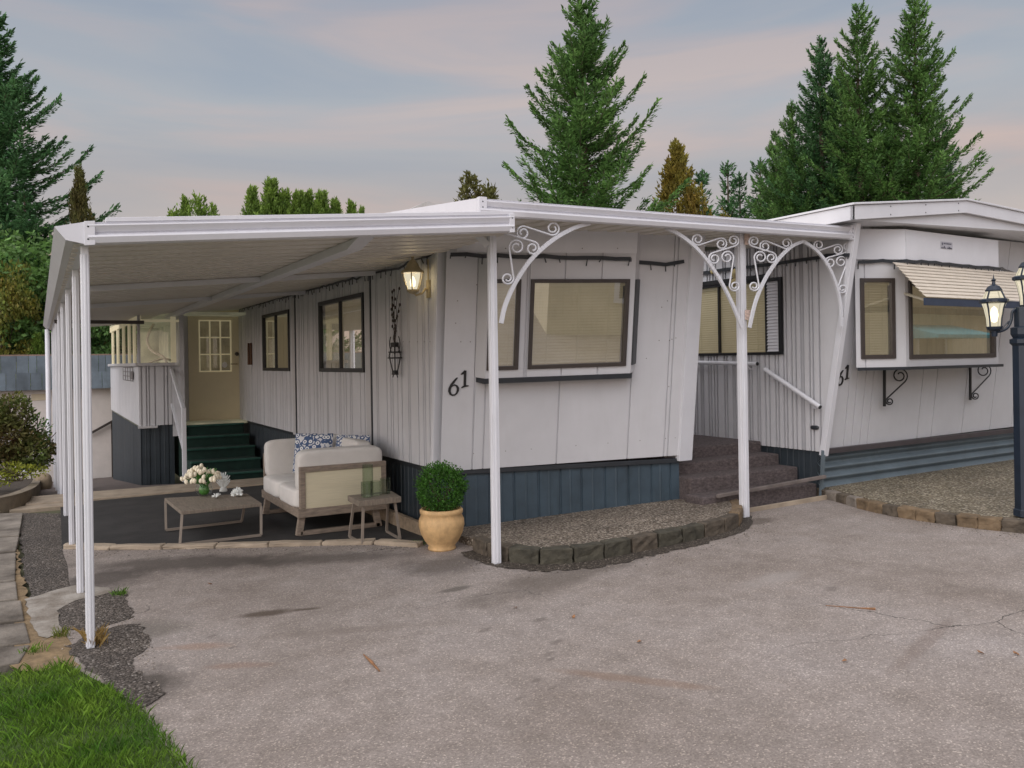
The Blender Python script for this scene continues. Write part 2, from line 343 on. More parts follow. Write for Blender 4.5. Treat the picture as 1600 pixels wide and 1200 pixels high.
FIRR = mat('bright_fir_needles', (.10, .235, .07), .6, .35, .9, island=.7, col2=(.20, .36, .10))
CED = mat('cedar_leaf', (0.146, 0.273, 0.043), .7, .4, 1.2, island=.5, col2=(0.234, 0.351, 0.058))
ORANGE = mat('bronzed_cedar_leaf', (0.375, 0.225, 0.037), .7, .4, 1.2, island=.5, col2=(0.281, 0.263, 0.048))
BROWNC = mat('browned_cedar_leaf', (0.182, 0.133, 0.042), .7, .4, 1.2, island=.5, col2=(0.140, 0.154, 0.042))
BROAD = mat('broad_leaf', (0.092, 0.240, 0.065), .6, .4, 1.0, island=.6, col2=(0.196, 0.344, 0.092))
AUTUMN = mat('turning_leaf', (0.396, 0.270, 0.036), .6, .5, 1.4, island=.5, col2=(0.180, 0.270, 0.054))
REDL = mat('reddish_leaf', (.27, .12, .065), .6, .4, 2.2, island=.5, col2=(.15, .26, .06))
YELL = mat('yellow_green_leaf', (.26, .29, .03), .6, .4, 5, island=.5)
BARK = mat('bark', (.10, .075, .055), .9, .3, 8, .6, 20)
SHING = mat('blue_grey_shingle', (.10, .125, .15), .8, .3, 3, island=.25, grime=.3)
STUCCO = mat('off_white_stucco', (.60, .55, .52), .85, .08, 4, .2, 40)
GREYW = mat('grey_stucco', (.30, .28, .26), .85, .1, 4)
BRASS = mat('aged_brass', (.42, .35, .22), .45, .2, 20, metal=.3)
PNAVY = mat('navy_post_paint', (.011, .02, .036), .4, .2, 10)
def lampglass():
    m = bpy.data.materials.new('lit_frosted_glass'); m.use_nodes = True; t = m.node_tree; t.nodes.clear()
    o = t.nodes.new('ShaderNodeOutputMaterial'); a = t.nodes.new('ShaderNodeMixShader'); e = t.nodes.new('ShaderNodeEmission'); tr = t.nodes.new('ShaderNodeBsdfTransparent')
    e.inputs[0].default_value = (1, .90, .66, 1); e.inputs[1].default_value = .85; a.inputs[0].default_value = .55; t.links.new(tr.outputs[0], a.inputs[1]); t.links.new(e.outputs[0], a.inputs[2]); t.links.new(a.outputs[0], o.inputs[0]); return m
LAMPG = lampglass()
BULB = emis('lit_bulb', (1, .84, .5), 3.2)
FLOWER = mat('cream_petals', (.80, .72, .56), .6, .08, 20, island=.08)
STEMG = mat('green_stems', (.06, .20, .03), .5, .3, 10)
CORAL = mat('white_coral', (.78, .80, .78), .7, .05, 20)
LEAFD = mat('dead_leaf', (.24, .12, .055), .7, .4, 30)
RUSTY = mat('rusted_white', (.55, .42, .36), .6, .45, 60)
def patternmat():
    m = bpy.data.materials.new('blue_ring_fabric'); m.use_nodes = True; t = m.node_tree; b = t.nodes['Principled BSDF']; b.inputs['Roughness'].default_value = .9
    tcn = t.nodes.new('ShaderNodeTexCoord'); vo = t.nodes.new('ShaderNodeTexVoronoi'); vo.inputs['Scale'].default_value = 19; vo.inputs['Randomness'].default_value = .45
    t.links.new(tcn.outputs['Object'], vo.inputs[0]); r = t.nodes.new('ShaderNodeValToRGB'); r.color_ramp.interpolation = 'CONSTANT'; t.links.new(vo.outputs['Distance'], r.inputs[0])
    setramp(r.color_ramp, [(0, (.07, .11, .2)), (.17, (.7, .7, .7)), (.38, (.06, .10, .2)), (.62, (.6, .6, .62))]); t.links.new(r.outputs[0], b.inputs['Base Color']); return m
PATT = patternmat()
# ------------------------------------------------------------------ ground sheets
def axis(lo, hi, fine0, fine1, step, n):
    a = []; x = fine0
    while x < fine1-1e-6: a.append(x); x += step
    a.append(fine1)
    for k in range(1, n+1):
        f = (k/n)**2; a.append(fine0+(lo-fine0)*f); a.append(fine1+(hi-fine1)*f)
    return sorted(a)
def sheet(name, xs, ys, dz, m, kind='structure', keep=None):
    mb = MB(); nx = len(xs)
    for y in ys:
        for x in xs: mb.v.append(V((x, y, gz(x, y)+dz)))
    for j in range(len(ys)-1):
        for i in range(nx-1):
            a = j*nx+i; mb.f.append((a, a+1, a+nx+1, a+nx))
    o = mb.build(name, m, recalc=False, smooth=True); return tag(o, kind=kind)
GSOIL = mat('ground_soil', (.085, .085, .045), .95, .4, 2, .4, 20)
sheet('ground', axis(-400, 400, -6, 14, .25, 16), axis(-300, 500, -6, 24, .25, 16), -.03, GSOIL)
def polysheet(name, pts, dz, m, step=.12, kind='structure', jitter=0, seed=1):
    """flat-on-the-ground sheet with outline pts [(x,y)...] following gz"""
    rnd = random.Random(seed)
    dense = []
    for i in range(len(pts)):
        a, b = V((*pts[i][:2], 0)), V((*pts[(i+1) % len(pts)][:2], 0)); n = max(1, int((b-a).length/step))
        for k in range(n):
            p = a.lerp(b, k/n); dense.append(V((p.x+rnd.uniform(-jitter, jitter), p.y+rnd.uniform(-jitter, jitter), 0)))
    bm = bmesh.new(); vs = [bm.verts.new(p) for p in dense]; bm.faces.new(vs)
    xs = [p.x for p in dense]; ys = [p.y for p in dense]
    def cut(lo, hi, ax):
        g = max(.3, (hi-lo)/60); x = math.ceil(lo/g)*g
        while x < hi:
            co = V((x, 0, 0)) if ax == 0 else V((0, x, 0)); no = V((1, 0, 0)) if ax == 0 else V((0, 1, 0))
            bmesh.ops.bisect_plane(bm, geom=bm.verts[:]+bm.edges[:]+bm.faces[:], plane_co=co, plane_no=no); x += g
    cut(min(xs), max(xs), 0); cut(min(ys), max(ys), 1)
    bmesh.ops.triangulate(bm, faces=bm.faces[:])
    for v in bm.verts: v.co.z = gz(v.co.x, v.co.y)+dz
    bmesh.ops.recalc_face_normals(bm, faces=bm.faces)
    if sum(f.normal.z for f in bm.faces) < 0: bmesh.ops.reverse_faces(bm, faces=bm.faces)
    me = bpy.data.meshes.new(name); bm.to_mesh(me); bm.free(); me.materials.append(m)
    o = bpy.data.objects.new(name, me); COL.objects.link(o); return tag(o, kind=kind)
G = lambda x, y: tuple(ong(x, y))[:2]
kerbpx = [(97, 858), (180, 860), (290, 858), (400, 856), (520, 852), (600, 851), (652, 856)]
kpts = [ong(*p) for p in kerbpx]
# driveway of worn asphalt
drive = [(-14, -26), (34, -26), (34, 2.5), (6.9, 3.2), (6.9, 6.6), (5.6, 6.95), (3.1, 6.95)] + [(p.x, p.y) for p in reversed(kpts)] + [G(118, 960), G(85, 1012), G(110, 1060), G(185, 1125), (.35, 3.2), (.3, 1.5), (-.6, -.5), (-14, -.6)]
polysheet('driveway', drive, 0, ASPH, .3, jitter=.015)
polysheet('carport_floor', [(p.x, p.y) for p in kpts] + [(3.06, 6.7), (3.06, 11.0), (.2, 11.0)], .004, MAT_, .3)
polysheet('gravel_strip', [G(30, 800), G(112, 800), G(125, 865), G(121, 905), G(116, 918), G(48, 938), G(38, 900), G(33, 840)], -.012, GRAV, .1, jitter=.02)
polysheet('gravel_patch', [G(90, 950), G(150, 927), G(195, 925), G(208, 965), G(150, 985), G(92, 985)], .006, GRAV, .05, jitter=.018)
polysheet('gravel_edge', [G(105, 1012), G(150, 985), G(215, 975), G(240, 1000), G(200, 1040), G(260, 1085), G(215, 1110), G(150, 1060)], .006, GRAV, .05, jitter=.022)
polysheet('concrete_footing', [G(40, 938), G(80, 925), G(120, 915), G(170, 920), G(178, 926), G(115, 940), G(92, 955), G(95, 990), G(70, 1000), G(50, 985)], .008, mat('pale_concrete', (.22, .175, .13), .9, .35, 5, .6, 40, col2=(.40, .37, .33)), .08, jitter=.012)
polysheet('dry_verge', [G(26, 850), G(42, 940), G(60, 985), G(100, 985), G(120, 1040), G(60, 1052), G(20, 1048)], .003, STRAW, .08, jitter=.02)
# slabs of the path at the left
pth = MB(); rnd = random.Random(3)
for (a, b, c, d) in [((-60, 806), (36, 803), (30, 838), (-70, 845)), ((-70, 848), (30, 841), (25, 863), (-75, 872)), ((-75, 875), (25, 866), (24, 909), (-78, 920)), ((-78, 923), (25, 912), (28, 939), (-80, 950)), ((-80, 953), (33, 942), (38, 972), (-85, 985)), ((-85, 988), (39, 975), (48, 1006), (-90, 1022)), ((-90, 1026), (47, 1010), (30, 1038), (-95, 1056))]:
    q = [ong(*p) for p in (d, c, b, a)]
    z0 = .012+rnd.uniform(0, .012)
    pth.hexa([p+UP*-.06 for p in q]+[p+UP*z0 for p in q])
tag(pth.build('path', PAVE, bevel=.008), kind='structure')
# concrete strip behind the carport floor and sloped walkway beyond
polysheet('side_walkway', [(-.2, 11.6), (2.3, 11.6), (2.3, 13.0), (1.4, 14.3), (1.4, 20.6), (-2.5, 20.6), (-1, 13)], .006, mat('brown_walkway', (.125, .10, .09), .9, .2, 4, .4, 60), .3)
o = MB()
o.slab(V((0, 0, 0)), V((1, 0, 0)), V((0, 1, 0)), UP, -.15, 3.0, 11.0, 11.62, -.1, .035)
o.slab(V((0, 0, 0)), V((1, 0, 0)), V((0, 1, 0)), UP, -.3, .45, 10.75, 11.0, -.1, .02)
tag(o.build('concrete_strip', CONC, bevel=.012), kind='structure')
# lawn
lawn = [(-9, -6), (.25, 1.4), (.5, 3.2), G(225, 1120), G(170, 1075), G(120, 1048), G(100, 1040), G(60, 1052), G(0, 1058), (-2, 5.3), (-9, 5.4)]
polysheet('lawn', lawn, .006, mat('lawn_soil', (.05, .085, .015), .95, .4, 6, .5, 40), .2)
def inside(px, py, poly):
    c = False; n = len(poly)
    for i in range(n):
        (x1, y1), (x2, y2) = poly[i][:2], poly[i-1][:2]
        if (y1 > py) != (y2 > py) and px < (x2-x1)*(py-y1)/(y2-y1)+x1: c = not c
    return c
gr = MB(); rnd = random.Random(5)
cnt = 0
while cnt < 70000:
    x, y = rnd.uniform(-1.6, .75), rnd.uniform(2.4, 5.6)
    if not inside(x, y, [(p[0]+.02+.03*math.sin(k_*7.3), p[1]) for k_, p in enumerate(lawn)]): continue
    cnt += 1
    a = rnd.uniform(0, 6.283); h = rnd.uniform(.015, .05)*(1.5 if rnd.random() < .12 else 1)*(.75+.5*abs(math.sin(x*5.1+1)*math.cos(y*4.3))); b = V((x, y, gz(x, y)))
    sdv = V((math.cos(a), math.sin(a), 0)); ln = V((rnd.gauss(0, .4), rnd.gauss(0, .4), 0))*h
    wd = rnd.uniform(.0010, .0021)
    n = len(gr.v); gr.v += [b-sdv*wd, b+sdv*wd, b+ln*.4+UP*h*.6+sdv*wd*.7, b+ln+UP*h]; gr.f.append((n, n+1, n+2, n+3))
tag(gr.build('grass', GRASS, recalc=False), 'bright green lawn grass in the lower left corner', 'grass', kind='stuff')
wd_ = MB(); rnd = random.Random(8)      # dry tuft and weeds at the post's foot and cracks
def tuft(x, y, n, h, name, m, label):
    p = ong(x, y); mb = MB()
    for _ in range(n):
        a = rnd.uniform(0, 6.283); l = rnd.uniform(.4, 1)*h; b = p+V((rnd.gauss(0, .025), rnd.gauss(0, .025), 0)); s_ = V((math.cos(a), math.sin(a), 0)); e = V((rnd.gauss(0, .45), rnd.gauss(0, .45), 0))*l
        k = len(mb.v); mb.v += [b-s_*.002, b+s_*.002, b+e*.4+UP*l*.6+s_*.002, b+e+UP*l]; mb.f.append((k, k+1, k+2, k+3))
    tag(mb.build(name, m, recalc=False), label, 'weed')
tuft(148, 1008, 110, .12, 'weed_tuft', mat('straw_blade', (.36, .24, .08), .8, .3, 20, island=.3), 'dry straw coloured tuft at the foot of the nearest carport post')
tuft(188, 930, 70, .06, 'weed_tuft', GRASS, 'small green weed growing in the asphalt crack beside the carport post')
tuft(95, 995, 60, .07, 'weed_tuft', mat('olive_blade', (.16, .19, .03), .8, .3, 20, island=.3), 'olive weed growing beside the pale concrete footing')
tuft(52, 1020, 50, .06, 'weed_tuft', GRASS, 'small green weed at the edge of the lowest path slab')
tuft(652, 852, 90, .05, 'weed_tuft', GRASS, 'low green weed beside the terracotta pot at the kerb end')
# ------------------------------------------------------------------ walls
def wall(O, U, W, N, ul, wl, grooves, holes=(), gd=.014, gw=.016):
    """flat wall with vertical grooves; O corner, U along, W up (may lean), N outward"""
    mb = MB(); us = {0.0: 0.0, ul: 0.0}
    for g in grooves:
        if gw < g < ul-gw:
            us[g-gw/2] = 0; us[g-gw*.46] = -gd; us[g+gw*.46] = -gd; us[g+gw/2] = 0
    for h in holes: us.setdefault(h[0], 0); us.setdefault(h[1], 0)
    k = sorted(us)
    for a, b in zip(k, k[1:]):
        m_ = (a+b)/2; cuts = sorted([(h[2], h[3]) for h in holes if h[0] < m_ < h[1]]); z = 0; spans = []
        for c0, c1 in cuts: spans.append((z, c0)); z = c1
        spans.append((z, wl))
        for z0, z1 in spans:
            if z1-z0 > 1e-4: mb.quad(O+U*a+W*z0+N*us[a], O+U*b+W*z0+N*us[b], O+U*b+W*z1+N*us[b], O+U*a+W*z1+N*us[a])
    return mb
def ribs(ul, pat, jit=0, seed=1):
    r_ = random.Random(seed); out_ = []; x = .04; i = 0
    while x < ul: out_.append(x); x += pat[i % len(pat)]*(1+r_.uniform(-jit, jit)); i += 1
    return out_
def window(parent, O, U, W, N, u0, u1, w0, w1, fm=BRONZE, fw=.045, mull=(), style='blinds', proud=.02, rail=None, label=None, sl=.026, glass=None):
    """window of a wall: frame bars, pane, blinds behind"""
    f = MB()
    f.slab(O, U, W, N, u0-fw, u0, w0-fw, w1+fw, -.03, proud); f.slab(O, U, W, N, u1, u1+fw, w0-fw, w1+fw, -.03, proud)
    f.slab(O, U, W, N, u0, u1, w0-fw, w0, -.03, proud); f.slab(O, U, W, N, u0, u1, w1, w1+fw, -.03, proud)
    for m_ in mull: f.slab(O, U, W, N, m_-fw*.35, m_+fw*.35, w0, w1, -.02, proud-.004)
    fo = f.build('window', fm, parent, bevel=.003)
    if label: fo['label'] = label
    g = MB(); g.quad(O+U*u0+W*w0+N*-.005, O+U*u1+W*w0+N*-.005, O+U*u1+W*w1+N*-.005, O+U*u0+W*w1+N*-.005); g.build('pane', glass or GLASS, fo, recalc=False)
    b = MB()
    if style == 'blinds':
        z = w0+.01
        while z < w1-.02:
            b.quad(O+U*(u0+.01)+W*z+N*-.030, O+U*(u1-.01)+W*z+N*-.030, O+U*(u1-.01)+W*(z+sl*.86)+N*-.044, O+U*(u0+.01)+W*(z+sl*.86)+N*-.044); z += sl
        n_ = max(2, int((u1-u0)/.28))
        for i in range(n_): uu = u0+(u1-u0)*(i+.5)/n_; b.slab(O, U, W, N, uu-.004, uu+.004, w0, w1, -.029, -.027)
        b.slab(O, U, W, N, u0, u1, w1-.03, w1, -.04, -.018)
        b.build('blinds', BLIND, fo, recalc=False)
    c = MB()
    if style == 'curtain':
        n_ = max(6, int((u1-u0)/.03)); pr = None
        for i in range(n_+1):
            uu = u0+(u1-u0)*i/n_; d = -.06+.012*math.sin(i*1.9)+.006*math.sin(i*.7); q = (O+U*uu+W*w0+N*d, O+U*uu+W*w1+N*d)
            if pr: c.quad(pr[0], q[0], q[1], pr[1])
            pr = q
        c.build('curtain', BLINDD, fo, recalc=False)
    else:
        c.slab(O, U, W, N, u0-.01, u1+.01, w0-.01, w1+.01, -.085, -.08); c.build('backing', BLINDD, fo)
    return fo
X1 = 3.04
YS0, YD = 6.80, 14.95          # side wall front and door plane
ZF = .64                       # floor line
home = empty('mobile_home', (4.4, 9, 0), 'white ribbed mobile home with blue skirting behind the carport, brass wall lantern on its side', 'mobile home', 'mobile homes side by side')
EX, EY = V((1, 0, 0)), V((0, 1, 0))
def yx(x, X=X1): return onX(x, 500, X).y
# side wall under the carport
w1y = (yx(567), yx(501)); w2y = (yx(451), yx(412))
wz0, wz1 = 1.53, 2.30
TOPS = 2.60
O = V((X1, YS0, ZF))
holes = [(w1y[0]-YS0, w1y[1]-YS0, wz0-ZF, wz1-ZF), (w2y[0]-YS0, w2y[1]-YS0, wz0-ZF, wz1-ZF)]
wall(O, EY, UP, -EX, YD-YS0, TOPS-ZF, ribs(YD-YS0, [.11, .05, .12, .24, .05, .17, .09], .25, 4), holes, .035, .022).build('side_wall', WHITE, home, recalc=False)
for x in (461, 579):
    MB().slab(V((X1, yx(x), ZF)), EY, UP, -EX, 0, .13, -.02, TOPS-ZF, 0, .014).build('batten', BATTEN, home)
    MB().slab(V((X1, yx(x), ZF)), EY, UP, -EX, -.028, -.001, -.02, TOPS-ZF, 0, .010).build('dark_seam', DARK, home)
window(home, O, EY, UP, -EX, *holes[0], fm=BLACK, mull=((holes[0][0]+holes[0][1])/2,), style='curtain')
window(home, O, EY, UP, -EX, *holes[1], fm=BLACK, mull=((holes[1][0]+holes[1][1])/2,), style='curtain')
# front wall
PL = V((X1+.03, 6.70, .62)); PR = V((5.37, 6.16, .655)); UF = (PR-PL).normalized(); LF = (PR-PL).length
TZ = 2.78; WF = V((0, -.20/1.9, 1)); NF = UF.cross(WF).normalized()
if NF.y > 0: NF = -NF
WL = TZ-.62
def fu(x, y):
    p = onp(x, y, PL, NF); d = p-PL; b = d.z; return (d-WF*b).dot(UF), b
pA = fu(762, 592); pB = fu(985, 587)
bay0, bay1 = pA[0], pB[0]; bz0 = .99
front = wall(PL, UF, WF, NF, LF, WL, [fu(x, 650)[0] for x in (740, 757, 872, 983, 1040, 1046)], [(bay0+.03, bay1-.03, bz0+.03, WL-.5)])
front.build('front_wall', WHITE, home, recalc=False)
# wings: slanted ends of the two side walls with white corner trim
def wing(X, yb, yt, zb, zt, th, name, depth, parent, sgn):
    m_ = MB()
    poly = [V((X, yb, zb)), V((X, yb+.012, zb)), V((X, yb+.012, zt)), V((X, yt, zt))]
    m_.prism(poly, (th, 0, 0)); m_.build(name, WHITE, parent)
    t_ = MB(); d = V((0, yt-yb, zt-zb)).normalized(); n_ = V((0, -d.z, d.y))
    t_.slab(V((X, yb, zb-.03)), d, EX, n_, 0, (zt-zb)/d.z+.03, -.012, th+.10, 0, .014)
    t_.slab(V((X, yb, zb-.03)), d, n_, EX, 0, (zt-zb)/d.z+.03, -.045, .0, -.012, -.003)
    t_.build('corner_trim', TRIM, parent, bevel=.003)
wing(X1, 6.79, 6.59, ZF-.03, 2.72, .05, 'wing_panel', .3, home, 1)
wing(5.34, 6.16, 5.93, ZF-.01, 2.74, .05, 'wing_panel', .3, home, -1)
# right wall, far wall, roof of the home
MB().slab(V((5.42, 6.2, .62)), EY, UP, EX, 0, 8.75, 0, 2.1, -.04, 0).build('side_wall', WHITE, home)
MB().slab(V((X1, 14.96, .62)), EX, UP, EY, 0, 2.4, 0, 2.1, 0, .04).build('end_wall', WHITE, home)
rf = MB()
rf.prism([V((X1-.08, 6.2, 2.74)), V((5.5, 6.2, 2.74)), V((5.5, 6.2, 2.80)), V((4.3, 6.2, 2.92)), V((X1-.08, 6.2, 2.80))], (0, 8.8, 0))
rf.build('roof', TRIM, home)
# bay box of the front
BP = .13
bay = MB(); ub = fu(985, 500)[0]
def bp(u, w_, n_): return PL+UF*u+WF*w_+NF*n_
bz1 = WL-.03
ue = ub+.085
ring = [(bay0-.04, 0), (bay0, BP), (ub, BP), (ue, 0)]
wu0, wv0 = fu(829, 574); wu1, wv1 = fu(979, 443)
lu0, _ = fu(764, 577); lu1, _ = fu(809, 577)
OB = PL+NF*BP
# adjust for the proud plane
def fb(x, y):
    p = onp(x, y, OB, NF); d = p-OB; return (d-WF*d.z).dot(UF), d.z
wu0, wv0 = fb(830, 572.5); wu1, wv1 = fb(978, 446)
lu0, lv0 = fb(766, 574); lu1, lv1 = fb(808, 446)
bl, bs = fb(758, 585); br_, _ = fb(985, 585); bs0 = fb(870, 590)[1]
baytop = bz1-.02
fr = wall(OB+WF*bs0+UF*bl, UF, WF, NF, br_-bl, baytop-bs0, [lu1+.11-bl, .35, .7, 1.05], [(lu0-bl, lu1-bl, wv0-bs0, wv1-bs0), (wu0-bl, wu1-bl, wv0-bs0, wv1-bs0)])
# closing sides, bottom
for (a, b) in (((bl-.06, 0), (bl, BP)), ((br_, BP), (br_+.10, 0))):
    fr.quad(bp(a[0], bs0, a[1]), bp(b[0], bs0, b[1]), bp(b[0], baytop, b[1]), bp(a[0], baytop, a[1]))
fr.quad(bp(bl-.06, bs0, 0), bp(br_+.10, bs0, 0), bp(br_, bs0, BP), bp(bl, bs0, BP))
bayo = fr.build('bay', WHITE, home, recalc=False)
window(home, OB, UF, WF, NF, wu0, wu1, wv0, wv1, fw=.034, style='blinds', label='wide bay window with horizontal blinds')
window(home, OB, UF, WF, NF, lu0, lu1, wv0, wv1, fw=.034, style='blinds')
# narrow angled window on the bay's right return
Oa = bp(br_, 0, BP); Ua = (bp(br_+.10, 0, 0)-Oa).normalized(); Na = Ua.cross(WF).normalized()
if Na.dot(NF) < 0: Na = -Na
m_ = MB(); m_.slab(Oa, Ua, WF, Na, .01, .15, wv0-.03, wv1+.03, 0, .015); m_.build('side_window', DARK, home)
sill = MB(); sill.prism([bp(bl-.05, bs0-.045, -.01), bp(br_+.08, bs0-.045, -.01), bp(br_+.01, bs0-.045, BP+.015), bp(bl-.01, bs0-.045, BP+.015)], WF*.043); sill.build('sill', DARK, home)
# frieze board above garland
frz = MB(); frz.slab(PL, UF, WF, NF, .06, br_, fu(850, 398)[1], WL, BP, BP+.012); frz.build('frieze', TRIM, home)
# skirtings
sk = MB()
def skirt(mb, A, B, zt, n_out, zb=None, pitch=.21, bd=.012, rb=.025):
    U_ = (B-A); L = U_.length; U_ = U_.normalized(); x = 0; rnd_ = random.Random(int(L*100))
    pr = None; pts = []
    while x < L:
        p_ = pitch*rnd_.uniform(.85, 1.15); pts += [(x, 0), (x+rb*.3, -bd), (x+rb*.8, -bd), (x+rb, 0), (x+p_*.5, 0), (x+p_*.5+.006, bd*.35), (x+p_*.58, bd*.35), (x+p_*.6, 0)]; x += p_
    pts = [q for q in pts if q[0] < L]+[(L, 0)]
    for (u, d) in pts:
        P = A+U_*u; g = gz(P.x, P.y)-.05 if zb is None else zb
        q = (V((P.x, P.y, g))+n_out*d, V((P.x, P.y, zt))+n_out*d)
        if pr: mb.quad(pr[0], q[0], q[1], pr[1])
        pr = q
skirt(sk, V((X1+.05, 14.9, 0)), V((X1+.05, 6.77, 0)), .63, -EX)
s2_ = MB(); fA = V((PL.x+.02, PL.y+.04, 0)); fB = V((PR.x, PR.y+.04, 0)); skirt(s2_, fA, fB, .62, NF*1.0)
sk.build('side_skirting', NAVYD, home, recalc=False); s2_.build('front_skirting', NAVY, home, recalc=False)
tr = MB(); tr.slab(V((0, 0, .585)), (fB-fA).normalized(), UP, NF, 0, 0, 0, 0, 0, 0) if False else None
tr.slab(V((fA.x, fA.y, .585)), (fB-fA).normalized(), UP, NF, 0, (fB-fA).length, 0, .042, 0, .03); tr.slab(V((X1+.05, 6.77, .59)), EY, UP, -EX, 0, 8.1, 0, .035, 0, .02)
tr.build('skirting_cap', DARK, home, bevel=.004)
tb = MB(); tb.slab(V((X1-.02, 6.62, -.05)), EY, UP, -EX, 0, 4.4, 0, .19, 0, .06); tb.build('timber_sill', TIMBER, home, bevel=.01)
sc = MB(); rnd = random.Random(4)
def splitb(mb, name, m, parent):
    for k in range(len(mb.v)//7):
        q = MB(); q.v = mb.v[7*k:7*k+7]; q.f = [tuple(i-7*k for i in f) for f in mb.f[6*k:6*k+6]]; q.build(name, m, parent)
def rivet(mb, P, N, r=.006):
    a = N.cross(UP).normalized(); b = a.cross(N)
    n = len(mb.v); mb.v.append(P+N*.004)
    for k in range(6): t_ = k*math.pi/3; mb.v.append(P+(a*math.cos(t_)+b*math.sin(t_))*r)
    for k in range(6): mb.f.append((n, n+1+k, n+1+(k+1) % 6))
for x, y in ((757, 420), (757, 430), (745, 445), (750, 534), (735, 534), (1050, 530), (1056, 528), (1034, 480), (1043, 470), (720, 534), (1045, 604), (1030, 532), (1046, 532), (1010, 560), (715, 470), (712, 505)): rivet(sc, onp(x, y, PL, NF), NF)
for x in (630, 640, 652, 663, 672, 677, 620): rivet(sc, onX(x, 534, X1), -EX)
for x in (740, 790, 830, 900, 950, 1000, 1040, 1055): rivet(sc, onp(x, 712-(x-697)*.078, PL, NF), NF, .005)
for x in (790, 850, 910, 965): rivet(sc, onp(x, 388, OB+NF*.013, NF), NF, .006)
splitb(sc, 'screw', mat('dull_screw', (.2, .19, .18), .5, .1, 5), home)
# house numbers
def digit(which, O_, U_, W_, N_, h, parent, m_=BLACK):
    d = MB()
    def stroke(pts, wds):
        L, R_ = [], []
        for i, p in enumerate(pts):
            a = pts[max(0, i-1)]; b = pts[min(len(pts)-1, i+1)]; t_ = V((b[0]-a[0], b[1]-a[1], 0)).normalized(); n_ = V((-t_.y, t_.x, 0))*wds[i]/2
            L.append((p[0]+n_.x, p[1]+n_.y)); R_.append((p[0]-n_.x, p[1]-n_.y))
        for i in range(len(pts)-1):
            q = [L[i], L[i+1], R_[i+1], R_[i]]
            d.prism([O_+U_*(a*h)+W_*(b*h)+N_*.001 for a, b in q], N_*.010)
    if which == '6':
        pts = [(.50, 1.0), (.40, .90), (.28, .76), (.16, .60), (.08, .42), (.06, .26), (.12, .11), (.24, .03), (.36, .04), (.47, .12), (.54, .27), (.54, .42), (.46, .55), (.36, .60), (.25, .57), (.17, .49)]
        stroke(pts, [.05, .10, .12, .13, .14, .14, .12, .09, .07, .09, .12, .13, .10, .07, .06, .04])
    else:
        stroke([(.22, 1.0), (.22, .08)], [.14, .14]); stroke([(-.03, .78), (.08, .84), (.22, .98)], [.04, .12, .12]); stroke([(.02, .0), (.14, .07), (.26, .10), (.45, .11)], [.04, .10, .10, .05])
    return d.build('house_number', m_, parent)
for ch, bx, by, hh in (('6', 700, 618.5, .158), ('1', 720, 606, .152)):
    p = onp(bx, by, PL, NF); digit(ch, p, UF, WF, NF, hh, home)
# ------------------------------------------------------------------ carport
cy0 = 5.20; cyN = 17.75
def rz_under(x): return 2.285+(x-.25)*.0895       # underside height
carp = empty('carport', (.25, 5.3, 0), 'white aluminium carport with ribbed roof, gutter and a row of white posts', 'carport')
rfm = MB(); pr = None; y = cy0+.02; P_ = .24
prof = []
while y < cyN-.1:
    prof += [(y, 0), (y+.15, 0), (y+.153, .055), (y+.236, .055), (y+P_, 0)]; y += P_
last = None
for (yy, dz) in prof:
    q = (V((.18, yy, rz_under(.18)+dz)), V((X1+.02, yy, rz_under(X1+.02)+dz)))
    if last and (yy-last[2]) > 1e-6: rfm.quad(last[0], last[1], q[1], q[0])
    last = (*q, yy)
rfm.quad(V((.18, cy0, rz_under(.18)+.07)), V((X1+.1, cy0, rz_under(X1+.1)+.07)), V((X1+.1, cyN, rz_under(X1+.1)+.07)), V((.18, cyN, rz_under(.18)+.07)))
rfm.build('roof_panel', SOFF, carp, recalc=False)
fs = MB()
A = V((.25, cy0, rz_under(.25)-.01)); B = onY(804, 362, cy0-.03); B.y = cy0
U_ = (B-A); Lf = U_.length; U_.normalize()
def fascia_prof(mb, A, U_, L, N_, h=.125):
    W_ = UP; pf = [(0, 0), (0, .004), (.008, .022), (.040, .034), (.050, .030), (.056, .004), (.064, .000), (.072, .012), (.104, .030), (.112, .028), (.116, .006), (h, .012), (h, 0)]
    pts0 = [A+W_*a+N_*b for a, b in pf]; pts1 = [p+U_*L for p in pts0]
    for i in range(len(pf)-1): mb.quad(pts0[i], pts1[i], pts1[i+1], pts0[i+1])
    mb.f.append(tuple(range(len(mb.v), len(mb.v)+len(pf)))); mb.v += pts0
    mb.f.append(tuple(range(len(mb.v), len(mb.v)+len(pf)))[::-1]); mb.v += pts1
    mb.quad(pts0[0]-N_*.02, pts1[0]-N_*.02, pts1[0], pts0[0]); mb.quad(pts0[-1]-N_*.02, pts1[-1]-N_*.02, pts1[-1], pts0[-1]); mb.quad(pts0[0]-N_*.02, pts1[0]-N_*.02, pts1[-1]-N_*.02, pts0[-1]-N_*.02)
fascia_prof(fs, A, U_, Lf, -EY); fs.build('front_fascia', ALU, carp)
cap = MB(); cap.slab(A, U_, UP, -EY, -.02, .035, -.004, .13, -.01, .028); cap.slab(A, U_, UP, -EY, Lf-.035, Lf+.005, -.004, .13, -.01, .028)
cap.slab(A, U_, UP, -EY, .09, Lf, .126, .150, -.04, .016); cap.build('end_cap', ALU, carp, bevel=.002)
rv = MB()
for u_ in (.0, Lf-.015):
    for z_ in (.03, .1): rivet(rv, A+U_*u_+UP*z_-EY*.029, -EY, .006)
splitb(rv, 'rivet', DARK, carp)
gt = MB(); gp = [(.25, 2.275), (.14, 2.295), (.085, 2.365), (.10, 2.37), (.15, 2.31), (.25, 2.30)]
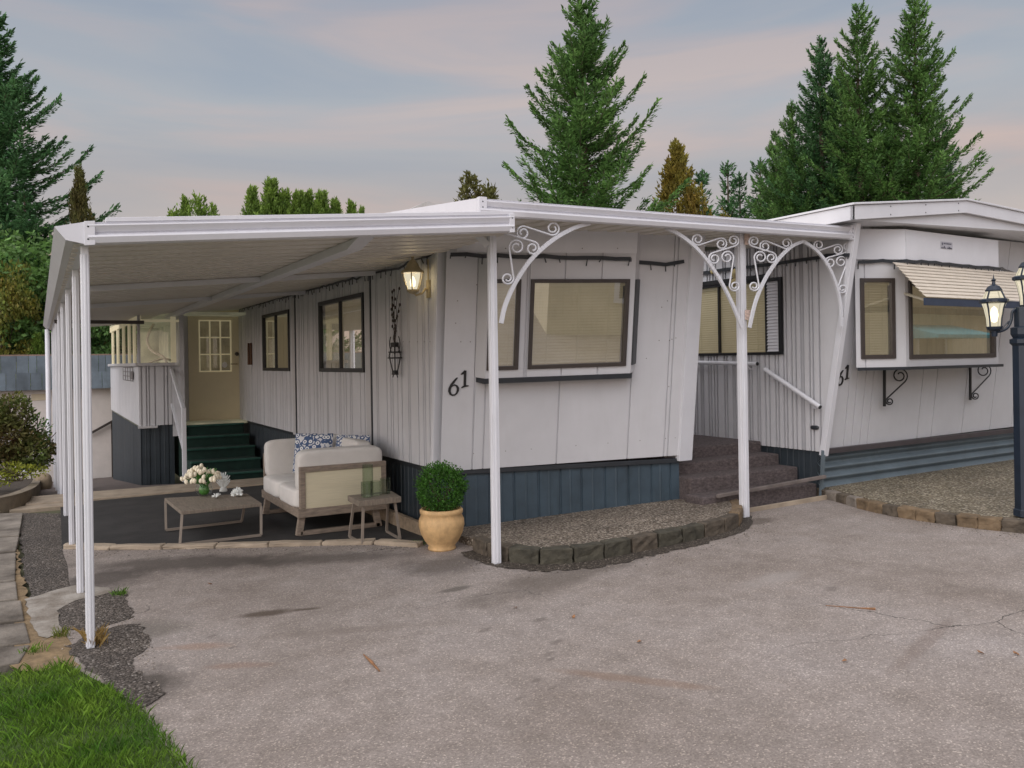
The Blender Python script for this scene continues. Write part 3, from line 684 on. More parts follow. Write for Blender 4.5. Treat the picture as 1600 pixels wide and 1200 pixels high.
gt.prism([V((a, cy0-.012, b)) for a, b in gp], (0, cyN-cy0+.02, 0)); gt.build('gutter', ALU, carp)
ec = MB(); ec.prism([V((.25, cy0-.016, 2.275)), V((.14, cy0-.016, 2.295)), V((.085, cy0-.016, 2.365)), V((.23, cy0-.016, 2.40)), V((.25, cy0-.016, 2.40))], (0, .004, 0)); ec.build('gutter_end', ALU, carp)
bm_ = MB()
b0 = onp(592, 372, V((0, 0, 2.45)), UP); bxm = 1.9
zb9 = rz_under(bxm); bm_.hexa([V((bxm-.05, cy0+.32, zb9-.062)), V((bxm+.05, cy0+.32, zb9-.062)), V((bxm+.05, cy0+9.7, zb9-.062)), V((bxm-.05, cy0+9.7, zb9-.062)), V((bxm-.055, cy0+.04, zb9-.006)), V((bxm+.055, cy0+.04, zb9-.006)), V((bxm+.055, cy0+9.7, zb9-.006)), V((bxm-.055, cy0+9.7, zb9-.006))])
bm_.build('ridge_beam', ALU, carp, bevel=.004)
for yj in (yx(140+0, .3) if False else 8.05, 10.6):
    j = MB(); j.slab(V((.25, yj, rz_under(.25)-.012)), V((1, 0, .0895)), EY, UP, 0, 2.75, 0, .03, -.04, .006); j.build('roof_joint', ALU, carp)
cr2 = MB(); cr2.slab(V((.2, 13.2, 2.2)), EX, UP, EY, 0, 1.15, 0, .05, 0, .05); cr2.build('cross_beam', BRONZE, carp)
pm = MB(); pw = .07
postys = [ong(136, 1014).y, 6.6, 8.27, 10.1, 11.9, 13.65, 15.4, 17.3]
proto = None
def post_mesh(P, zt, wdt=.066):
    m_ = MB(); m_.box(P.x-wdt/2, P.x+wdt/2, P.y-wdt/2, P.y+wdt/2, P.z, zt)
    m_.box(P.x-wdt*.18, P.x+wdt*.18, P.y-wdt/2-.004, P.y+wdt/2+.004, P.z+.02, zt-.05)
    m_.box(P.x-wdt/2-.004, P.x+wdt/2+.004, P.y-wdt*.18, P.y+wdt*.18, P.z+.02, zt-.05); return m_
for yy in postys:
    post_mesh(V((.236, yy, gz(.236, yy)-.01)), 2.283, .040).build('post', TRIM, carp, bevel=.004)
dn = MB(); dn.tube([V((.15, 17.4, 2.28)), V((.15, 17.4, .0)), V((.12, 17.3, -.18)), V((-.25, 17.1, -.27))], .04, 10); dn.build('downspout', ALU, carp, smooth=True)
# ------------------------------------------------------------------ front canopy
Yc = 5.40
cano = empty('porch_canopy', (5, 5.5, 0), 'white flat canopy across the home fronts on two posts with scrolled iron brackets', 'canopy')
CA = onY(748, 337, Yc); CB = onY(1330, 374.5, Yc-.05)
U_ = (CB-CA); Lc = U_.length; U_.normalize(); Nc = U_.cross(UP).normalized()
if Nc.y > 0: Nc = -Nc
m_ = MB(); fascia_prof(m_, CA, U_, Lc, Nc, .125); m_.build('front_fascia', ALU, cano)
m_ = MB(); m_.slab(CA, U_, UP, Nc, -.01, .055, -.004, .135, -.01, .03); m_.build('end_cap', ALU, cano, bevel=.002); m_ = MB(); m_.slab(CA, U_, UP, Nc, Lc-.03, Lc+.012, -.004, .135, -.01, .03); m_.build('end_cap', ALU, cano, bevel=.002)
rv = MB()
for u_ in (.02, Lc-.01):
    for z_ in (.02, .06, .1): rivet(rv, CA+U_*u_+UP*z_+Nc*.031, Nc, .006)
splitb(rv, 'rivet', DARK, cano)
DY = 1.35
lift = .06
def cpt(u, d, dz=0): return CA+U_*u+EY*d+UP*(.02+lift*d/DY+dz)
m_ = MB(); last = None; u = .0
pf = []
while u < Lc-.1: pf += [(u, 0), (u+.10, 0), (u+.11, .02), (u+.16, .02), (u+.17, 0)]; u += .18
pf = [(min(Lc, a), b) for a, b in pf]+[(Lc, 0)]
for (a, dz) in pf:
    q = (cpt(a, .01, dz), cpt(a, DY, dz))
    if last and a-last[2] > 1e-6: m_.quad(last[0], q[0], q[1], last[1])
    last = (*q, a)
m_.quad(cpt(0, .01, .10), cpt(Lc, .01, .10), cpt(Lc, DY, .10), cpt(0, DY, .10))
m_.build('roof_panel', SOFF, cano, recalc=False)
m_ = MB()  # left side return fascia rising to the back
m_.hexa([cpt(.0, .03, -.02), cpt(.02, .03, -.02), cpt(.02, 2.6, .04), cpt(0, 2.6, .04), cpt(.0, .03, .112), cpt(.02, .03, .112), cpt(.02, 2.6, .26), cpt(0, 2.6, .26)])
m_.build('side_fascia', ALU, cano)
post_pts = []
for x, y, xt in ((779, 882, 772), (1167.5, 809, 1163)):
    P = ong(x, y); P.y = P.y+.033; P.z = gz(P.x, P.y)-.01; post_pts.append(P)
    ztop = CA.z+(P.x-CA.x)*U_.z/U_.x+.02
    post_mesh(P, ztop, .056 if x < 1000 else .066).build('post', TRIM, cano, bevel=.004)
m_ = MB(); m_.bar(post_pts[0]+V((-.03, 0, 2.40)), post_pts[0]+V((-.20, .12, 2.60)), .03, .05); m_.build('brace', TRIM, cano)
rust = MB()
for (x, y, hh) in ((1167, 374, .10), (1168, 492, .09)):
    p = onY(x, y, post_pts[1].y-.046); rust.box(p.x-.032, p.x+.032, p.y-.006, p.y, p.z-hh/2, p.z+hh/2)
rust.build('rusted_plate', RUSTY, cano, bevel=.002)
YB = Yc+.03
def spiral_scroll(cA, rA, cB, rB, sA, plane, internal=True, turns=1.45):
    """two spirals joined by a tangent; returns pixel polyline"""
    ax, ay = cA; bx, by = cB; d = math.hypot(bx-ax, by-ay); base = math.atan2(by-ay, bx-ax)
    rs = (rA+rB)/d if internal else (rA-rB)/d
    off = math.acos(max(-1, min(1, rs)))*sA
    tA = base+off; tB = tA+math.pi if internal else tA
    out_ = []; N_ = 26; tot = turns*2*math.pi
    sg = sA
    for k in range(N_+1):
        f = k/N_; a = tA+sg*tot*(1-f); r_ = rA*(.30+.70*f**.8); out_.append((ax+r_*math.cos(a), ay+r_*math.sin(a)))
    s2v = sg if internal else -sg
    for k in range(N_+1):
        f = 1-k/N_; a = tB+ (s2v*tot*(1-f)); r_ = rB*(.30+.70*f**.8); out_.append((bx+r_*math.cos(a), by+r_*math.sin(a)))
    return out_
def smooth_line(pts, n=8):
    out_ = []; P_ = [pts[0]]+list(pts)+[pts[-1]]
    for i in range(1, len(P_)-2):
        for k in range(n):
            t_ = k/n; p0, p1, p2, p3 = P_[i-1:i+3]
            out_.append(tuple(.5*((2*p1[j])+(-p0[j]+p2[j])*t_+(2*p0[j]-5*p1[j]+4*p2[j]-p3[j])*t_*t_+(-p0[j]+3*p1[j]-3*p2[j]+p3[j])*t_**3) for j in range(len(p1))))
    out_.append(tuple(pts[-1])); return out_
def bracket(arch, sp_, r_, side, postx):
    r_ *= 1.12
    A_ = MB(); pts = [onY(x, y, YB) for x, y in smooth_line(arch)]
    for a, b in zip(pts, pts[1:]): A_.bar(a, b+(b-a)*.05, .030, .020, EY)
    br = A_.build('scroll_bracket', TRIM, cano)
    T = MB()
    def put(pl):
        T.tube([onY(x, y, YB) for x, y in pl], .0078, 6)
    p1, p2, p3, p4, p5, p6 = sp_
    s = side
    put(spiral_scroll(p2, r_, p3, r_, -1*s, None)); put(spiral_scroll(p4, r_*1.1, p6, r_*.9, 1*s, None)); put(spiral_scroll(p5, r_, p1, r_*.95, 1*s, None))
    T.build('scrolls', TRIM, br, smooth=True)
bracket([(783, 505), (790, 475), (806, 440), (830, 405), (862, 376), (895, 357), (922, 349)], [(795, 356), (817, 364), (864, 357), (807, 386), (832, 388), (793, 435)], 9.5, 1, 782)
bracket([(1040, 356), (1062, 367), (1090, 390), (1118, 426), (1142, 470), (1159, 512)], [(1146, 376), (1127, 381), (1090, 374), (1136, 402), (1116, 404), (1148, 447)], 8.2, -1, 1158)
bracket([(1171, 512), (1181, 470), (1196, 435), (1216, 405), (1237, 385), (1255, 377)], [(1178, 377), (1195, 385), (1229, 380), (1188, 402), (1205, 403), (1178, 447)], 7.8, 1, 1168)
bracket([(1255, 377), (1276, 392), (1293, 414), (1306, 444), (1313, 475), (1315, 510)], [(1324, 386), (1309, 390), (1279, 383), (1314, 409), (1297, 410), (1316, 451)], 7.4, -1, 1325)
# roof flashing on the main roof
m_ = MB()
fl = [onY(619, 337, 9.0), onY(668, 314, 9.0), onY(676, 317, 9.0), onY(740, 318, 9.0), onY(745, 340, 9.0)]
m_.prism(fl, (0, .4, 0)); m_.build('roof_flashing', mat('weathered_metal', (.42, .40, .38), .5, .25, 5, grime=.3), home)
# ------------------------------------------------------------------ string lights
def garland(path, label, th=.012, strip=None, seed=1, drops=.11, N_=None):
    rnd_ = random.Random(seed); mb = MB(); pts = [V(p) for p in path]
    L = []; 
    for a, b in zip(pts, pts[1:]):
        n = max(2, int((b-a).length/.12))
        for k in range(n): L.append(a.lerp(b, k/n))
    L.append(pts[-1])
    L = [p+UP*rnd_.gauss(0, .006) for p in L]
    if strip:
        for a, b in zip(L, L[1:]): mb.bar(a, b+(b-a)*.05, .012, strip)
    else: mb.tube(L, th, 6)
    d_ = mb
    for p in L:
        if rnd_.random() < .75:
            l = rnd_.uniform(.03, .075); q = p+V((rnd_.gauss(0, .008), rnd_.gauss(0, .008), -l)); d_.tube([p, q], [.004, .006], 5)
    root = mb.build('string_lights', DARK); tag(root, label, 'string lights', 'string lights under the eaves')
    return root
garland([V((X1-.025, 6.66, 2.53)), V((X1-.025, 7.2, 2.53)), V((X1-.03, 7.45, 2.49)), V((X1-.03, 7.8, 2.51)), V((X1-.03, 11, 2.525)), V((X1-.03, 14.7, 2.535))], 'dark string lights along the main home side wall under the carport roof', .011, None, 2)
gl = [onp(x, y, OB+NF*.03, NF) for x, y in ((704, 398), (850, 402), (984, 405))]+[onp(x, y, PL+NF*.02, NF) for x, y in ((992, 409), (1040, 412), (1068, 407))]
garland(gl, 'dark string lights across the main home front above the bay window', .012, .034, 3)
X2 = 6.85
garland([onX(1085, 428, X2-.03), onX(1200, 413, X2-.03), onX(1326, 397, X2-.03)], 'dark string lights along the ribbed wall beside the porch steps', .012, .034, 4)
# ------------------------------------------------------------------ porch room at the back of the carport
PX = 1.37; PY = 14.3
porch = empty('porch_room', (2.2, 15, 0), 'small glazed porch room with cream glass door at the end of the carport', 'porch')
pzs = 1.60-(571-569.5)*13.1/1300   # window-sill level
PTOP = 2.42
pc = onY(271, 571, PY)
wx1 = pc.x
# lower walls
wall(V((PX, PY, .64)), EX, UP, -EY, wx1-PX, pzs-.64, ribs(wx1-PX, [.08, .04, .09, .13, .05], .2, 3), (), .03, .02).build('front_wall', WHITE, porch, recalc=False)
wall(V((PX, 20.2, .64)), -EY, UP, -EX, 20.2-PY, pzs-.64, ribs(5.9, [.3, .12, .2], .2, 9)).build('side_wall', WHITE, porch, recalc=False)
m_ = MB(); skirt(m_, V((PX+.02, PY+.03, 0)), V((wx1, PY+.03, 0)), .64, -EY, None, .15); skirt(m_, V((PX+.02, 20.2, 0)), V((PX+.02, PY+.03, 0)), .64, -EX, None, .15); m_.build('skirting', NAVYD, porch, recalc=False)
m_ = MB(); m_.box(PX-.05, wx1+.02, PY-.06, PY+.02, pzs, pzs+.05); m_.box(PX-.05, PX+.02, PY+.02, 20.2, pzs, pzs+.05); m_.box(PX-.02, wx1-.25, PY-.03, PY, .60, .64); m_.build('ledge', BATTEN, porch, bevel=.004)
# glazed uprights
m_ = MB()
xa = [onY(x, 520, PY).x for x in (210.5, 219, 267, 275, 282)]
m_.box(PX-.005, xa[1], PY, PY+.07, pzs+.05, PTOP)
m_.build('corner_post', BATTEN, porch)
m_ = MB(); m_.box(xa[2], xa[3], PY, PY+.05, pzs+.05, PTOP); zr = onY(240, 501, PY).z
m_.box(xa[1], xa[2], PY+.005, PY+.045, zr-.02, zr+.02); m_.box(xa[3], xa[4], PY+.005, PY+.045, zr-.02, zr+.02)
m_.build('window_frame', WARM, porch)
m_ = MB(); ys_ = [15.0, 15.9, 17.0, 18.3, 19.6]
for yy in ys_: m_.box(PX, PX+.05, yy, yy+.16, pzs+.05, PTOP-.1)
m_.box(PX, PX+.05, PY+.07, 20.2, PTOP-.1, PTOP); m_.build('side_window_frame', WARM, porch)
m_ = MB(); m_.box(xa[1], xa[4], PY+.02, PY+.026, pzs+.05, PTOP); m_.box(PX+.02, PX+.026, PY+.07, 20.2, pzs+.05, PTOP); m_.build('pane', PGLASS, porch)
# interior
m_ = MB(); m_.box(PX+.05, 3.0, 20.15, 20.2, .64, PTOP); m_.box(xa[4]+.35, xa[4]+.40, 15.05, 20.1, .64, PTOP); m_.box(PX, 3.05, PY+.08, 20.2, PTOP, PTOP+.04); m_.box(PX+.02, 3.05, PY+.1, 20.2, .60, .64); m_.build('interior', mat('glowing_porch_interior', (.40, .39, .27), .7, .35, 2.5, emit=.14), porch)  # emission in these surfaces stands for the porch lighting
m_ = MB(); m_.tube(smooth_line([V((1.86, 14.9, 1.62)), V((1.80, 14.9, 1.74)), V((1.66, 14.95, 1.82)), V((1.58, 15, 1.96)), V((1.60, 15, 2.12)), V((1.68, 15, 2.28))], 8), .022, 8); m_.tube(smooth_line([V((1.55, 14.9, 1.62)), V((1.8, 15.0, 1.70)), V((2.0, 15.1, 1.66)), V((2.06, 15.1, 1.6))], 6), .018, 8); m_.build('cane_chair_back', mat('cane', (.85, .8, .62), .5, .1, 5), porch, smooth=True)
# door wall at YD
dL = onY(301, 560, YD).x; dR = onY(379, 560, YD).x; dT = onY(340, 489, YD).z; dB = ZF+.01
m_ = MB()
m_.box(xa[4], dL-.07, YD, YD+.05, ZF-.1, PTOP+.1); m_.box(dR+.07, X1+.02, YD, YD+.05, ZF-.1, PTOP+.2); m_.box(dL-.07, dR+.07, YD, YD+.05, dT+.07, PTOP+.2)
m_.build('door_wall', WHITE, porch)
m_ = MB()  # wall return between glazing and door
m_.box(xa[4]-.02, xa[4]+.05, PY, YD, ZF-.2, PTOP+.05); m_.box(wx1-.02, xa[4], PY+.02, PY+.06, .45, pzs)
m_.build('return_wall', WHITE, porch)
m_ = MB(); m_.box(dL-.07, dL, YD-.03, YD+.05, dB, dT+.07); m_.box(dR, dR+.07, YD-.03, YD+.05, dB, dT+.07); m_.box(dL, dR, YD-.03, YD+.05, dT, dT+.07); m_.box(dL-.07, dR+.07, YD-.08, YD, dB-.04, dB); m_.build('door_frame', CREAM, porch)
lx = [onY(x, 560, YD).x for x in (312, 361)]; lz0 = onY(336, 580, YD).z; lz1 = onY(336, 501, YD).z
m_ = MB()
m_.box(dL, lx[0], YD, YD+.04, dB, dT); m_.box(lx[1], dR, YD, YD+.04, dB, dT); m_.box(lx[0], lx[1], YD, YD+.04, dB, lz0); m_.box(lx[0], lx[1], YD, YD+.04, lz1, dT)
door = m_.build('door', CREAM, porch)
m_ = MB(); wl_, hl_ = lx[1]-lx[0], lz1-lz0
for i in range(4): xx = lx[0]+wl_*i/3; m_.box(xx-.011, xx+.011, YD-.008, YD+.02, lz0-.012, lz1+.012)
for i in range(4): zz = lz0+hl_*i/3; m_.box(lx[0], lx[1], YD-.006, YD+.018, zz-.011, zz+.011)
m_.build('glazing_bars', mat('glowing_cream_bar', (.75, .66, .42), .5, .05, 3, emit=.16), door)  # bars carry an added glow of their own
m_ = MB(); m_.box(lx[0], lx[1], YD+.022, YD+.028, lz0, lz1); m_.build('pane', PGLASS, door)
m_ = MB(); m_.box(lx[0]-.05, lx[1]+.05, YD+.3, YD+.32, lz0-.1, lz1+.1); m_.build('interior', mat('glowing_door_interior', (.28, .24, .15), .7, .4, 3, emit=.12), door)  # panel glows in place of the lit room behind the door
hp = onY(370, 569, YD-.05); m_ = MB(); m_.tube([hp, hp+V((-.10, 0, .005))], .011, 8); m_.tube([hp+V((0, .05, 0)), hp], .018, 8); m_.build('handle', BRASS, door)
hp = onY(370, 553, YD-.01); m_ = MB(); m_.lathe(V((0, 0, 0)), [(.0, 0), (.035, 0), (.03, .03), (0, .035)], 14); m_.v = [V((v.x, -v.z, v.y))+hp for v in m_.v]; m_.build('deadbolt', BRONZE, door, smooth=True)
hp = onY(351, 570, YD-.006); m_ = MB(); m_.prism([hp+V((.045*math.cos(t_*.5236), 0, .05*math.sin(t_*.5236))) for t_ in range(12)], (0, .003, 0)); m_.build('sticker', mat('white_sticker', (.7, .68, .66), .5, .1, 30), door)
# ornament beside the door
op_ = onX(389, 552, X1-.03)
m_ = MB()
for s_ in (-1, 1): m_.prism([op_+V((0, s_*.09+.05*a, b)) for a, b in ((-.8, -.19), (.9, -.19), (.6, -.05), (.5, .17), (-.5, .17), (-.6, -.05))], (.025, 0, 0))
tag(m_.build('door_ornament', mat('brown_leather', (.09, .04, .02), .6, .3, 20), bevel=.006), 'pair of small brown boot shaped ornaments hung beside the porch door', 'ornament')
# wire basket on porch wall
wb = onX(183, 592, PX-.02); m_ = MB()
for k in range(5): m_.tube([V((PX-.02, 15.0+k*.45, 1.34)), V((PX-.02, 15.0+k*.45, 1.60-.04))], .006, 5)
for k in range(4): m_.tube([V((PX-.02, 15.0, 1.34+k*.075)), V((PX-.02, 16.8, 1.34+k*.075))], .006, 5)
m_.box(PX-.03, PX-.015, 15.0, 15.45, 1.37, 1.50)
tag(m_.build('wire_rack', mat('rack_grey', (.16, .15, .15), .6, .2, 10)), 'dark wire rack hung on the porch room side wall', 'rack')
# green steps to the porch door
stp = empty('entry_steps', (2.6, 13.5, 0), 'dark green carpeted steps rising to the cream porch door', 'steps')
sx0, sx1 = onY(291, 700, 13.6).x, X1-.06
zb = gz(2, 13)-.05; nS = 5; y0s = 12.75
for k in range(nS):
    zt = ZF-.03-(nS-1-k)*.155; ya = y0s+k*.40
    m_ = MB(); m_.box(sx0, sx1, ya, YD-.02 if k == nS-1 else ya+.42, zb, zt-.012*1); m_.build('step', GCARP, stp, bevel=.012)
    m_ = MB(); m_.box(sx0-.006, sx1+.004, ya-.022, ya+.06, zt-.03, zt); m_.build('step_nosing', GCARPE, stp, bevel=.01)
rail = empty('stair_railing', (2.1, 13.3, 0), 'white slatted handrail sloping down beside the green porch steps', 'railing')
rt = onY(268, 578, 14.25); rb = onY(287, 640, 12.9); rf_ = onY(291, 742, 12.9)
m_ = MB(); m_.bar(rt, rb, .05, .05); m_.build('handrail', TRIM, rail, bevel=.006)
m_ = MB(); m_.bar(rb+V((0, 0, .03)), V((rb.x, rb.y, rf_.z-.1)), .06, .05, EY); m_.build('post', TRIM, rail, bevel=.004)
lo_a = rt+V((0, 0, -.55)); lo_b = rb+V((0, 0, -.62))
m_ = MB(); m_.bar(lo_a, lo_b, .04, .04); m_.build('lower_rail', TRIM, rail)
for k in range(9):
    f = (k+.5)/9; m_ = MB(); m_.bar(lo_a.lerp(lo_b, f), rt.lerp(rb, f), .012, .014, EY); m_.build('baluster', TRIM, rail)
# ------------------------------------------------------------------ wall lantern (lit)
lp = onX(658, 430, X1-.012)
lam = empty('wall_lantern', lp, 'lit brass coach lantern on the ribbed side wall near the corner', 'lantern')
lc = onX(645, 440, X1-.16)
def lantern_body(root, c, R_, Hh, fm, glass=LAMPG, flare=1.0, roof=True):
    """six sided lantern centred on c; R_ top radius of glass, Hh glass height"""
    n = 6
    m_ = MB(); m_.lathe(c, [(R_*.52*flare, -Hh/2), (R_*.78, -Hh*.1), (R_*.96, Hh*.25), (R_*1.0, Hh/2)], n); m_.build('glass', glass, root)
    f = MB()
    for k in range(n):
        t_ = 2*math.pi*k/n; d = V((math.cos(t_), math.sin(t_), 0))
        f.tube([c+d*R_*.53*flare+UP*-Hh/2, c+d*R_*.80+UP*-Hh*.1, c+d*R_*.98+UP*Hh*.25, c+d*R_*1.02+UP*Hh/2], .006, 5)
    f.lathe(c, [(0, -Hh/2-.03), (R_*.35, -Hh/2-.02), (R_*.62, -Hh/2), (R_*.55, -Hh/2+.012)], 12)
    f.build('cage', fm, root)
    if roof:
        g_ = MB(); g_.lathe(c, [(R_*1.12, Hh/2-.008), (R_*1.12, Hh/2+.008), (R_*.8, Hh/2+.03), (R_*.62, Hh/2+.055), (R_*.55, Hh/2+.075), (R_*.3, Hh/2+.10), (R_*.12, Hh/2+.115), (R_*.16, Hh/2+.135), (R_*.05, Hh/2+.155), (.001, Hh/2+.185)], 14); g_.build('cap', fm, root, smooth=True)
lantern_body(lam, lc, .090, .165, BRASS, LAMPG)
m_ = MB(); m_.lathe(lc+UP*-.05, [(.001, 0), (.022, .01), (.026, .05), (.012, .09), (.001, .1)], 12); m_.build('bulb', BULB, lam, smooth=True)
m_ = MB(); bpz = lp
m_.tube([lc+UP*-.09, lc+V((.03, 0, -.12)), lc+V((.09, 0, -.10)), lc+V((.12, 0, -.06)), V((X1-.02, lc.y, lc.z-.07))], .010, 8)
m_.box(X1-.02, X1, lc.y-.03, lc.y+.03, lc.z-.14, lc.z+.02); m_.tube([V((X1-.02, lc.y-.02, lc.z+.2)), V((X1-.02, lc.y-.02, lc.z-.02))], .008, 6)
m_.build('arm', BRASS, lam, smooth=False)
pl_ = bpy.data.lights.new('lantern_light', 'POINT'); pl_.energy = 9; pl_.color = (1, .76, .38); pl_.shadow_soft_size = .03
plo = bpy.data.objects.new('lantern_light', pl_); COL.objects.link(plo); plo.location = lc+V((-.0, 0, -.005))-lam.location; plo.parent = lam
# wrought iron wall vase with twigs
vc = onX(617, 555, X1-.07)
vas = empty('wall_vase', vc, 'black wrought iron wall vase holding bare berry twigs below the lantern', 'wall vase')
m_ = MB()
zt_, zm, zb_ = onX(617, 537, X1-.07).z, onX(617, 556, X1-.07).z, onX(617, 583, X1-.07).z
for k in range(6):
    t_ = math.pi*2*k/6; d = V((math.cos(t_)*.7, math.sin(t_), 0))
    m_.tube([V((vc.x, vc.y, zt_))+d*.04, V((vc.x, vc.y, zm))+d*.085, V((vc.x, vc.y, zb_))+d*.03], .006, 5)
for z_, r_ in ((zt_+.005, .045), (zt_-.025, .045), (zm+.035, .075), (zm-.02, .088), (zb_+.02, .035), (zb_-.01, .038)):
    m_.tube([V((vc.x+math.cos(a*.5236)*r_*.7, vc.y+math.sin(a*.5236)*r_, z_)) for a in range(13)], .007, 5)
m_.lathe(V((vc.x, vc.y, zt_-.025)), [(.04, 0), (.042, .035)], 10); m_.lathe(V((vc.x, vc.y, zb_-.01)), [(.034, 0), (.03, .03)], 10)
for s_ in (-1, 1):
    q = [(vc.x, vc.y+s_*(.085+.05*math.sin(a)), zm+.05+a*.055-.02) for a in [i*.35 for i in range(9)]]
    m_.tube(q, .005, 5); m_.tube([V((vc.x, vc.y+s_*.03, zb_)), V((vc.x, vc.y+s_*.06, zb_-.04))], .006, 5)
m_.build('frame', BLACK, vas)
m_ = MB(); rnd = random.Random(12)
for k in range(7):
    a0 = V((vc.x, vc.y+rnd.uniform(-.03, .03), zt_-.1)); dx = rnd.uniform(-.16, .16); hh = rnd.uniform(.28, .52)
    q = [a0+V((rnd.uniform(-.01, .01), dx*(i/6)**1.3+rnd.gauss(0, .006), .1+hh*i/6)) for i in range(7)]
    m_.tube([a0]+q, .0035, 4)
    for i in range(2, 7):
        if rnd.random() < .75:
            c = q[i]+V((0, rnd.uniform(-.02, .02), 0)); m_.superq(Matrix.Translation(c), .010, .011, .017, 1, 7, 5)
m_.build('twigs', mat('dark_twig', (.03, .02, .017), .6, .3, 20), vas)
# ------------------------------------------------------------------ right mobile home
X2b = 10.35
home2 = empty('mobile_home', (8.5, 9, 0), 'white mobile home at right with bay window, awning and corrugated grey skirting', 'mobile home', 'mobile homes side by side')
yf = lambda x: onX(x, 500, X2).y
Z2 = .64
Yb2, Yt2, Zt2 = 5.72, 5.30, 2.86
# side wall facing the steps
sy0 = Yb2; sy1 = 13.5
wA = (yf(1197), yf(1068)); wzb, wzt = onX(1150, 551, X2).z, onX(1180, 442, X2).z
O2 = V((X2, sy0, Z2-.02))
h2 = [(wA[0]-sy0, 5.5, wzb-Z2+.02, wzt-Z2+.02)]
wall(O2, EY, UP, -EX, sy1-sy0, Zt2-Z2, ribs(sy1-sy0, [.07, .035, .08, .035, .10, .05], .3, 6), h2, gd=.045, gw=.026).build('side_wall', WHITE, home2, recalc=False)
fo = window(home2, O2, EY, UP, -EX, *h2[0], fm=BLACK, mull=(yf(1124)-sy0,), style='blinds', fw=.03, glass=PGLASS)
m_ = MB()  # white louvred shutter framed in black beside it
sa, sb = yf(1219)-sy0, yf(1200)-sy0
zz0, zz1 = h2[0][2]-.03, h2[0][3]+.03
for a, b in ((sa-.04, sa), ): m_.slab(O2, EY, UP, -EX, a, b, zz0, zz1, 0, .03)
m_.slab(O2, EY, UP, -EX, sa, sb, zz1-.035, zz1, 0, .03); m_.slab(O2, EY, UP, -EX, sa, sb, zz0, zz0+.035, 0, .03)
m_.slab(O2, EY, UP, -EX, sb-.03, 5.6, zz1+.001, zz1+.05, 0, .03); m_.build('shutter_frame', BLACK, home2)
m_ = MB(); n_ = 22
for i in range(n_):
    z_ = zz0+.035+(zz1-zz0-.07)*i/n_; hh = (zz1-zz0-.07)/n_
    m_.quad(O2+EY*sa+UP*z_-EX*.022, O2+EY*sb+UP*z_-EX*.022, O2+EY*sb+UP*(z_+hh)-EX*.006, O2+EY*sa+UP*(z_+hh)-EX*.006)
    m_.quad(O2+EY*sa+UP*(z_+hh)-EX*.006, O2+EY*sb+UP*(z_+hh)-EX*.006, O2+EY*sb+UP*(z_+hh)-EX*.022, O2+EY*sa+UP*(z_+hh)-EX*.022)
m_.build('shutter', TRIM, home2, recalc=False)
def wing2(X, yb, yt, zb, zt, depth, name):
    m_ = MB(); m_.prism([V((X, yb-.002, zb)), V((X, yb, zb)), V((X, yb, zt)), V((X, yt, zt))], (.03, 0, 0)); m_.build(name, WHITE, home2)
    d = V((0, yt-yb, zt-zb)).normalized(); n_ = V((0, -d.z, d.y)); t_ = MB(); Lw = (zt-zb)/d.z
    t_.slab(V((X, yb, zb)), d, EX, n_, -.03, Lw, -.014, .052, 0, .014); t_.slab(V((X, yb, zb)), d, n_, EX, -.03, Lw, -.05, 0, -.014, -.003); t_.build('corner_trim', TRIM, home2, bevel=.003)
wing2(X2, Yb2, Yt2, Z2-.03, Zt2, .5, 'wing_panel')
# front wall
QL = V((X2+.04, 5.78, Z2)); QR = V((11.6, 6.0, Z2+.03)); UQ = (QR-QL).normalized(); LQ = (QR-QL).length; WQ = V((0, -.28/2.2, 1)); NQ = UQ.cross(WQ).normalized()
if NQ.y > 0: NQ = -NQ
def qu(x, y):
    p = onp(x, y, QL, NQ); d = p-QL; b = d.z; return (d-WQ*b).dot(UQ), b
wall(QL, UQ, WQ, NQ, LQ, 2.25, [qu(x, 620)[0] for x in (1325, 1337, 1350, 1362, 1439, 1461, 1508, 1552, 1585)], [(.75, 2.5, .93, 2.0)]).build('front_wall', WHITE, home2, recalc=False)
# bay (angled left side, flat front)
Zs = onY(1418, 573, 5.33).z
A2 = onY(1338, 574, 5.53); A2.z = 0; B2 = onY(1416, 560, 5.33); B2.z = 0; C2 = onY(1560, 560, 5.42); C2.z = 0; D2 = C2+V((.06, .35, 0))
Ztop2 = 2.85
def vwin(P, Q, px, holes_px, gro=()):
    U_ = (Q-P).normalized(); N_ = V((U_.y, -U_.x, 0)); hs = []
    for (x0, y0, x1, y1) in holes_px:
        a = onp(x0, y0, P, N_); b = onp(x1, y1, P, N_); hs.append(((a-P).dot(U_), (b-P).dot(U_), b.z-Zs, a.z-Zs))
    return U_, N_, hs
UA, NA, hA = vwin(A2, B2, None, [(1349, 441, 1393, 554)])
UB_, NB_, hB = vwin(B2, C2, None, [(1423, 446, 1551, 552)])
OA2, OB2 = V((A2.x, A2.y, Zs)), V((B2.x, B2.y, Zs))
m_ = wall(OA2, UA, UP, NA, (B2-A2).length, Ztop2-Zs, [.1], hA); m2_ = wall(OB2, UB_, UP, NB_, (C2-B2).length, Ztop2-Zs, [], hB)
n = len(m_.v); m_.v += m2_.v; m_.f += [tuple(i+n for i in f) for f in m2_.f]
m_.quad(V((C2.x, C2.y, Zs)), V((D2.x, D2.y, Zs)), V((D2.x, D2.y, Ztop2)), V((C2.x, C2.y, Ztop2)))
m_.quad(V((A2.x+.5, A2.y+.36, Zs)), V((A2.x, A2.y, Zs)), V((A2.x, A2.y, Ztop2)), V((A2.x+.5, A2.y+.36, Ztop2)))
m_.quad(V((A2.x+.5, A2.y+.36, Zs)), V((A2.x, A2.y, Zs)), OB2, V((C2.x, C2.y, Zs)), V((D2.x, D2.y, Zs)))
